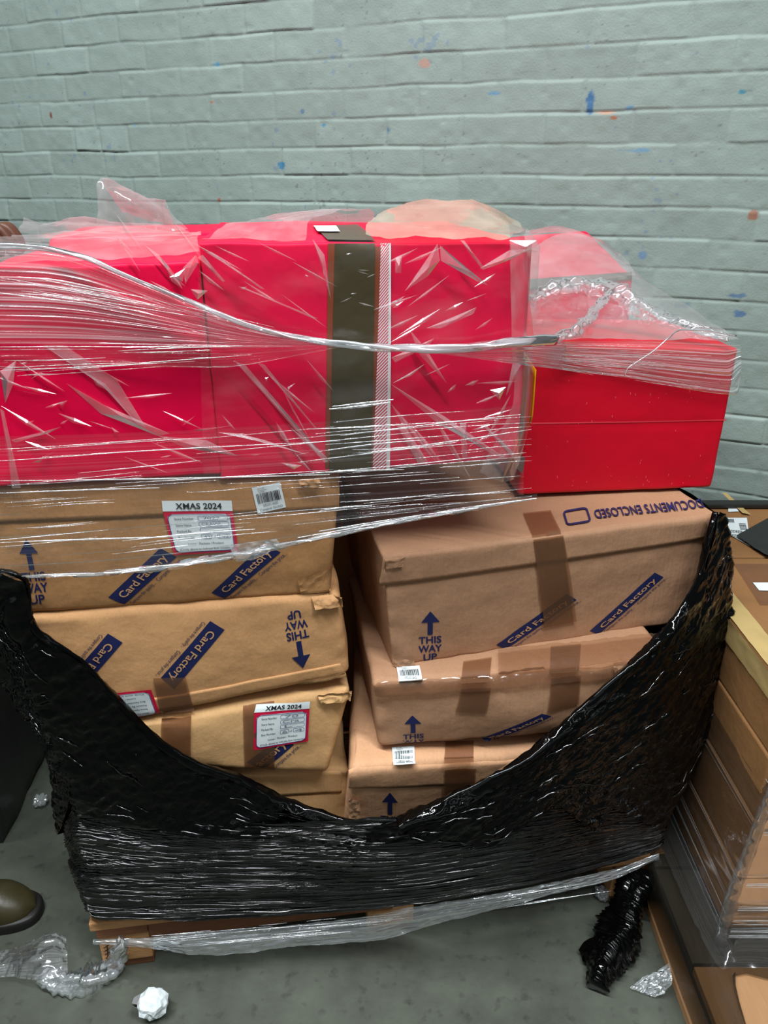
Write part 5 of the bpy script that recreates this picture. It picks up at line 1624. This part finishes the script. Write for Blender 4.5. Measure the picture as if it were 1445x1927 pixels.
def skin_mesh(name, verts, edges, radii, mat, parent, sub=2):
    me = bpy.data.meshes.new(name)
    me.from_pydata([tuple(v) for v in verts], edges, [])
    o = bpy.data.objects.new(name, me); COL.objects.link(o)
    sk = o.modifiers.new('skin', 'SKIN'); sk.use_smooth_shade = True
    for i, r in enumerate(radii):
        r = r if isinstance(r, tuple) else (r, r)
        me.skin_vertices[0].data[i].radius = r
    me.skin_vertices[0].data[0].use_root = True
    ss = o.modifiers.new('sub', 'SUBSURF'); ss.levels = sub; ss.render_levels = sub
    bpy.context.view_layer.update()
    dg = bpy.context.evaluated_depsgraph_get()
    m2 = bpy.data.meshes.new_from_object(o.evaluated_get(dg))
    bpy.data.objects.remove(o)
    m2.name = name
    m2.materials.clear()
    return link(name, m2, mat, parent, True)


bx, by = -1.16, 1.10
bv = [(bx, by, 0.95), (bx, by, 1.12), (bx + 0.01, by, 1.30), (bx, by, 1.44), (bx + 0.01, by, 1.52), (bx + 0.03, by, 1.62), (bx + 0.04, by, 1.72),   # pelvis..head
      (bx + 0.02, by + 0.09, 0.88), (-1.05, by + 0.10, 0.50), (-1.02, by + 0.105, 0.10), (-0.86, by + 0.105, 0.045), (-0.80, by + 0.105, 0.040),        # leg near the load
      (bx - 0.02, by - 0.10, 0.88), (bx - 0.02, by - 0.14, 0.48), (bx - 0.08, by - 0.16, 0.10), (bx + 0.10, by - 0.17, 0.045),                          # other leg
      (bx, by + 0.17, 1.42), (-1.00, by + 0.26, 1.27), (-0.79, by + 0.255, 1.38), (-0.70, by + 0.255, 1.405),                                           # arm reaching to the load
      (bx, by - 0.18, 1.42), (bx - 0.02, by - 0.24, 1.14), (bx + 0.06, by - 0.24, 0.90), (bx + 0.09, by - 0.24, 0.80)]
be = [(0, 1), (1, 2), (2, 3), (3, 4), (4, 5), (5, 6), (0, 7), (7, 8), (8, 9), (9, 10), (10, 11), (0, 12), (12, 13), (13, 14), (14, 15), (3, 16), (16, 17), (17, 18), (18, 19), (3, 20), (20, 21), (21, 22), (22, 23)]
br = [(.15, .12), (.14, .11), (.16, .12), (.10, .09), .055, (.085, .075), (.07, .065), .085, .062, .034, .022, .018, .085, .062, .034, .022, .06, .045, .034, (.036, .022), .06, .045, .034, (.036, .022)]
body = skin_mesh('body', bv, be, br, 'skin', PE)
# clothes: trousers and jacket as looser shells
cv = [(bx, by, 0.98), (bx + 0.02, by + 0.09, 0.86), (-1.05, by + 0.10, 0.50), (-1.03, by + 0.105, 0.14), (bx - 0.02, by - 0.10, 0.86), (bx - 0.02, by - 0.14, 0.48), (bx - 0.07, by - 0.16, 0.14)]
skin_mesh('trousers', cv, [(0, 1), (1, 2), (2, 3), (0, 4), (4, 5), (5, 6)], [(.165, .135), .10, .078, .066, .10, .078, .066], 'cloth', PE)
jv = [(bx, by, 0.92), (bx, by, 1.12), (bx + 0.01, by, 1.30), (bx, by, 1.46), (bx, by + 0.17, 1.43), (-1.00, by + 0.26, 1.27), (-0.83, by + 0.256, 1.36), (bx, by - 0.18, 1.43), (bx - 0.02, by - 0.24, 1.14), (bx + 0.05, by - 0.24, 0.93)]
skin_mesh('jacket', jv, [(0, 1), (1, 2), (2, 3), (3, 4), (4, 5), (5, 6), (3, 7), (7, 8), (8, 9)], [(.17, .14), (.16, .13), (.18, .14), (.10, .09), .075, .058, .046, .075, .058, .046], 'cloth', PE)
# face and hair
hc = Vector((bx + 0.04, by, 1.665))
bm = bmesh.new(); bmesh.ops.create_icosphere(bm, subdivisions=3, radius=1)
for v in bm.verts:
    v.co = Vector((v.co.x * 0.098 - 0.012, v.co.y * 0.085, v.co.z * 0.10 + 0.045)) + hc
    if v.co.x > hc.x + 0.045 and v.co.z < hc.z + 0.07: v.co.x = hc.x + 0.03
bm_obj('hair', bm, 'hair', PE, True)
bm = bmesh.new()
for s_ in (-1, 1):
    m4 = Matrix.Translation(hc + Vector((0.078, 0.030 * s_, 0.0)))
    bmesh.ops.create_uvsphere(bm, u_segments=12, v_segments=8, radius=0.011, matrix=m4)
bm_obj('eyes', bm, 'white', PE, True)
bm = bmesh.new(); box_mesh(bm, hc + Vector((0.094, 0, -0.02)), (0.026, 0.022, 0.045), None, 0.008); bm_obj('nose', bm, 'skin', PE, True)
bm = bmesh.new(); box_mesh(bm, hc + Vector((0.076, 0, -0.062)), (0.02, 0.046, 0.012), None, 0.004); bm_obj('mouth', bm, simple('lips', srgb(90, 44, 38), .5), PE, True)
# hand on the load: palm with curled fingers; one knuckle is in the frame
pv = Vector((-0.70, 1.355, 1.405))
hv, he, hr = [pv], [], [(.034, .018)]
for k, (dy, ln) in enumerate(((0.030, 0.9), (0.010, 1.0), (-0.012, 0.95), (-0.033, 0.78))):
    a = len(hv)
    hv += [pv + Vector((0.035, dy, 0.010)), pv + Vector((0.035 + 0.036 * ln, dy, 0.018)), pv + Vector((0.035 + 0.052 * ln, dy, -0.008)), pv + Vector((0.035 + 0.046 * ln, dy, -0.028))]
    he += [(0, a), (a, a + 1), (a + 1, a + 2), (a + 2, a + 3)]
    hr += [.011, .0098, .009, .0075]
a = len(hv)
hv += [pv + Vector((-0.005, -0.038, -0.004)), pv + Vector((0.025, -0.058, -0.010)), pv + Vector((0.050, -0.060, -0.016))]
he += [(0, a), (a, a + 1), (a + 1, a + 2)]; hr += [.013, .011, .009]
skin_mesh('hand', hv, he, hr, 'skin', PE)


# boots
def boot(toe, heel_dx, y, name='boot'):
    verts, faces = [], []
    nu, nv = 30, 26
    L = 0.30
    for i in range(nu):
        u = i / (nu - 1)
        x = toe - L * u
        hw = 0.052 * math.sqrt(max(0, 1 - (1 - min(1, u / 0.30)) ** 2.0)) if u < 0.30 else 0.052 - 0.012 * math.sin(math.pi * (u - 0.30) / 0.7)
        if u > 0.9: hw *= math.sqrt(max(0.0, 1 - ((u - 0.9) / 0.1) ** 2)) * 0.9 + 0.1
        top_ = 0.030 + 0.050 * min(1, (u / 0.22)) ** 0.6 + 0.07 * max(0, u - 0.40) / 0.6
        for j in range(nv):
            a_ = math.pi * j / (nv - 1)
            yy = math.cos(a_) * hw * (1.0 if j not in (0, nv - 1) else 1.0)
            zz = 0.022 + (top_ - 0.022) * math.sin(a_) ** 0.75
            verts.append(Vector((x, y + yy, zz)))
    faces = grid_faces(nu and nv, nu)
    b_ = link(name, mesh_of(name, verts, faces), 'leather', PE, True)
    vs, n2 = [], 40
    for zz, gr in ((0.0, 0.97), (0.004, 1.0), (0.022, 1.0), (0.026, 0.96)):
        for k in range(n2):
            a_ = 2 * math.pi * k / n2
            cxs, sns = math.cos(a_), math.sin(a_)
            px_ = toe - L / 2 + math.copysign(abs(cxs) ** 0.75, cxs) * (L / 2 + 0.010) * gr
            wv = 0.060 - 0.008 * (1 - cxs) / 2
            vs.append(Vector((px_, y + math.copysign(abs(sns) ** 0.8, sns) * wv * gr, zz)))
    fs_ = [(r_ * n2 + k, r_ * n2 + (k + 1) % n2, (r_ + 1) * n2 + (k + 1) % n2, (r_ + 1) * n2 + k) for r_ in range(3) for k in range(n2)]
    fs_ += [tuple(range(n2))[::-1], tuple(range(3 * n2, 4 * n2))]
    link('sole', mesh_of('sole', vs, fs_), 'sole', b_, True)


boot(-0.765, 0, 1.205)
boot(-0.98, 0, 0.93)
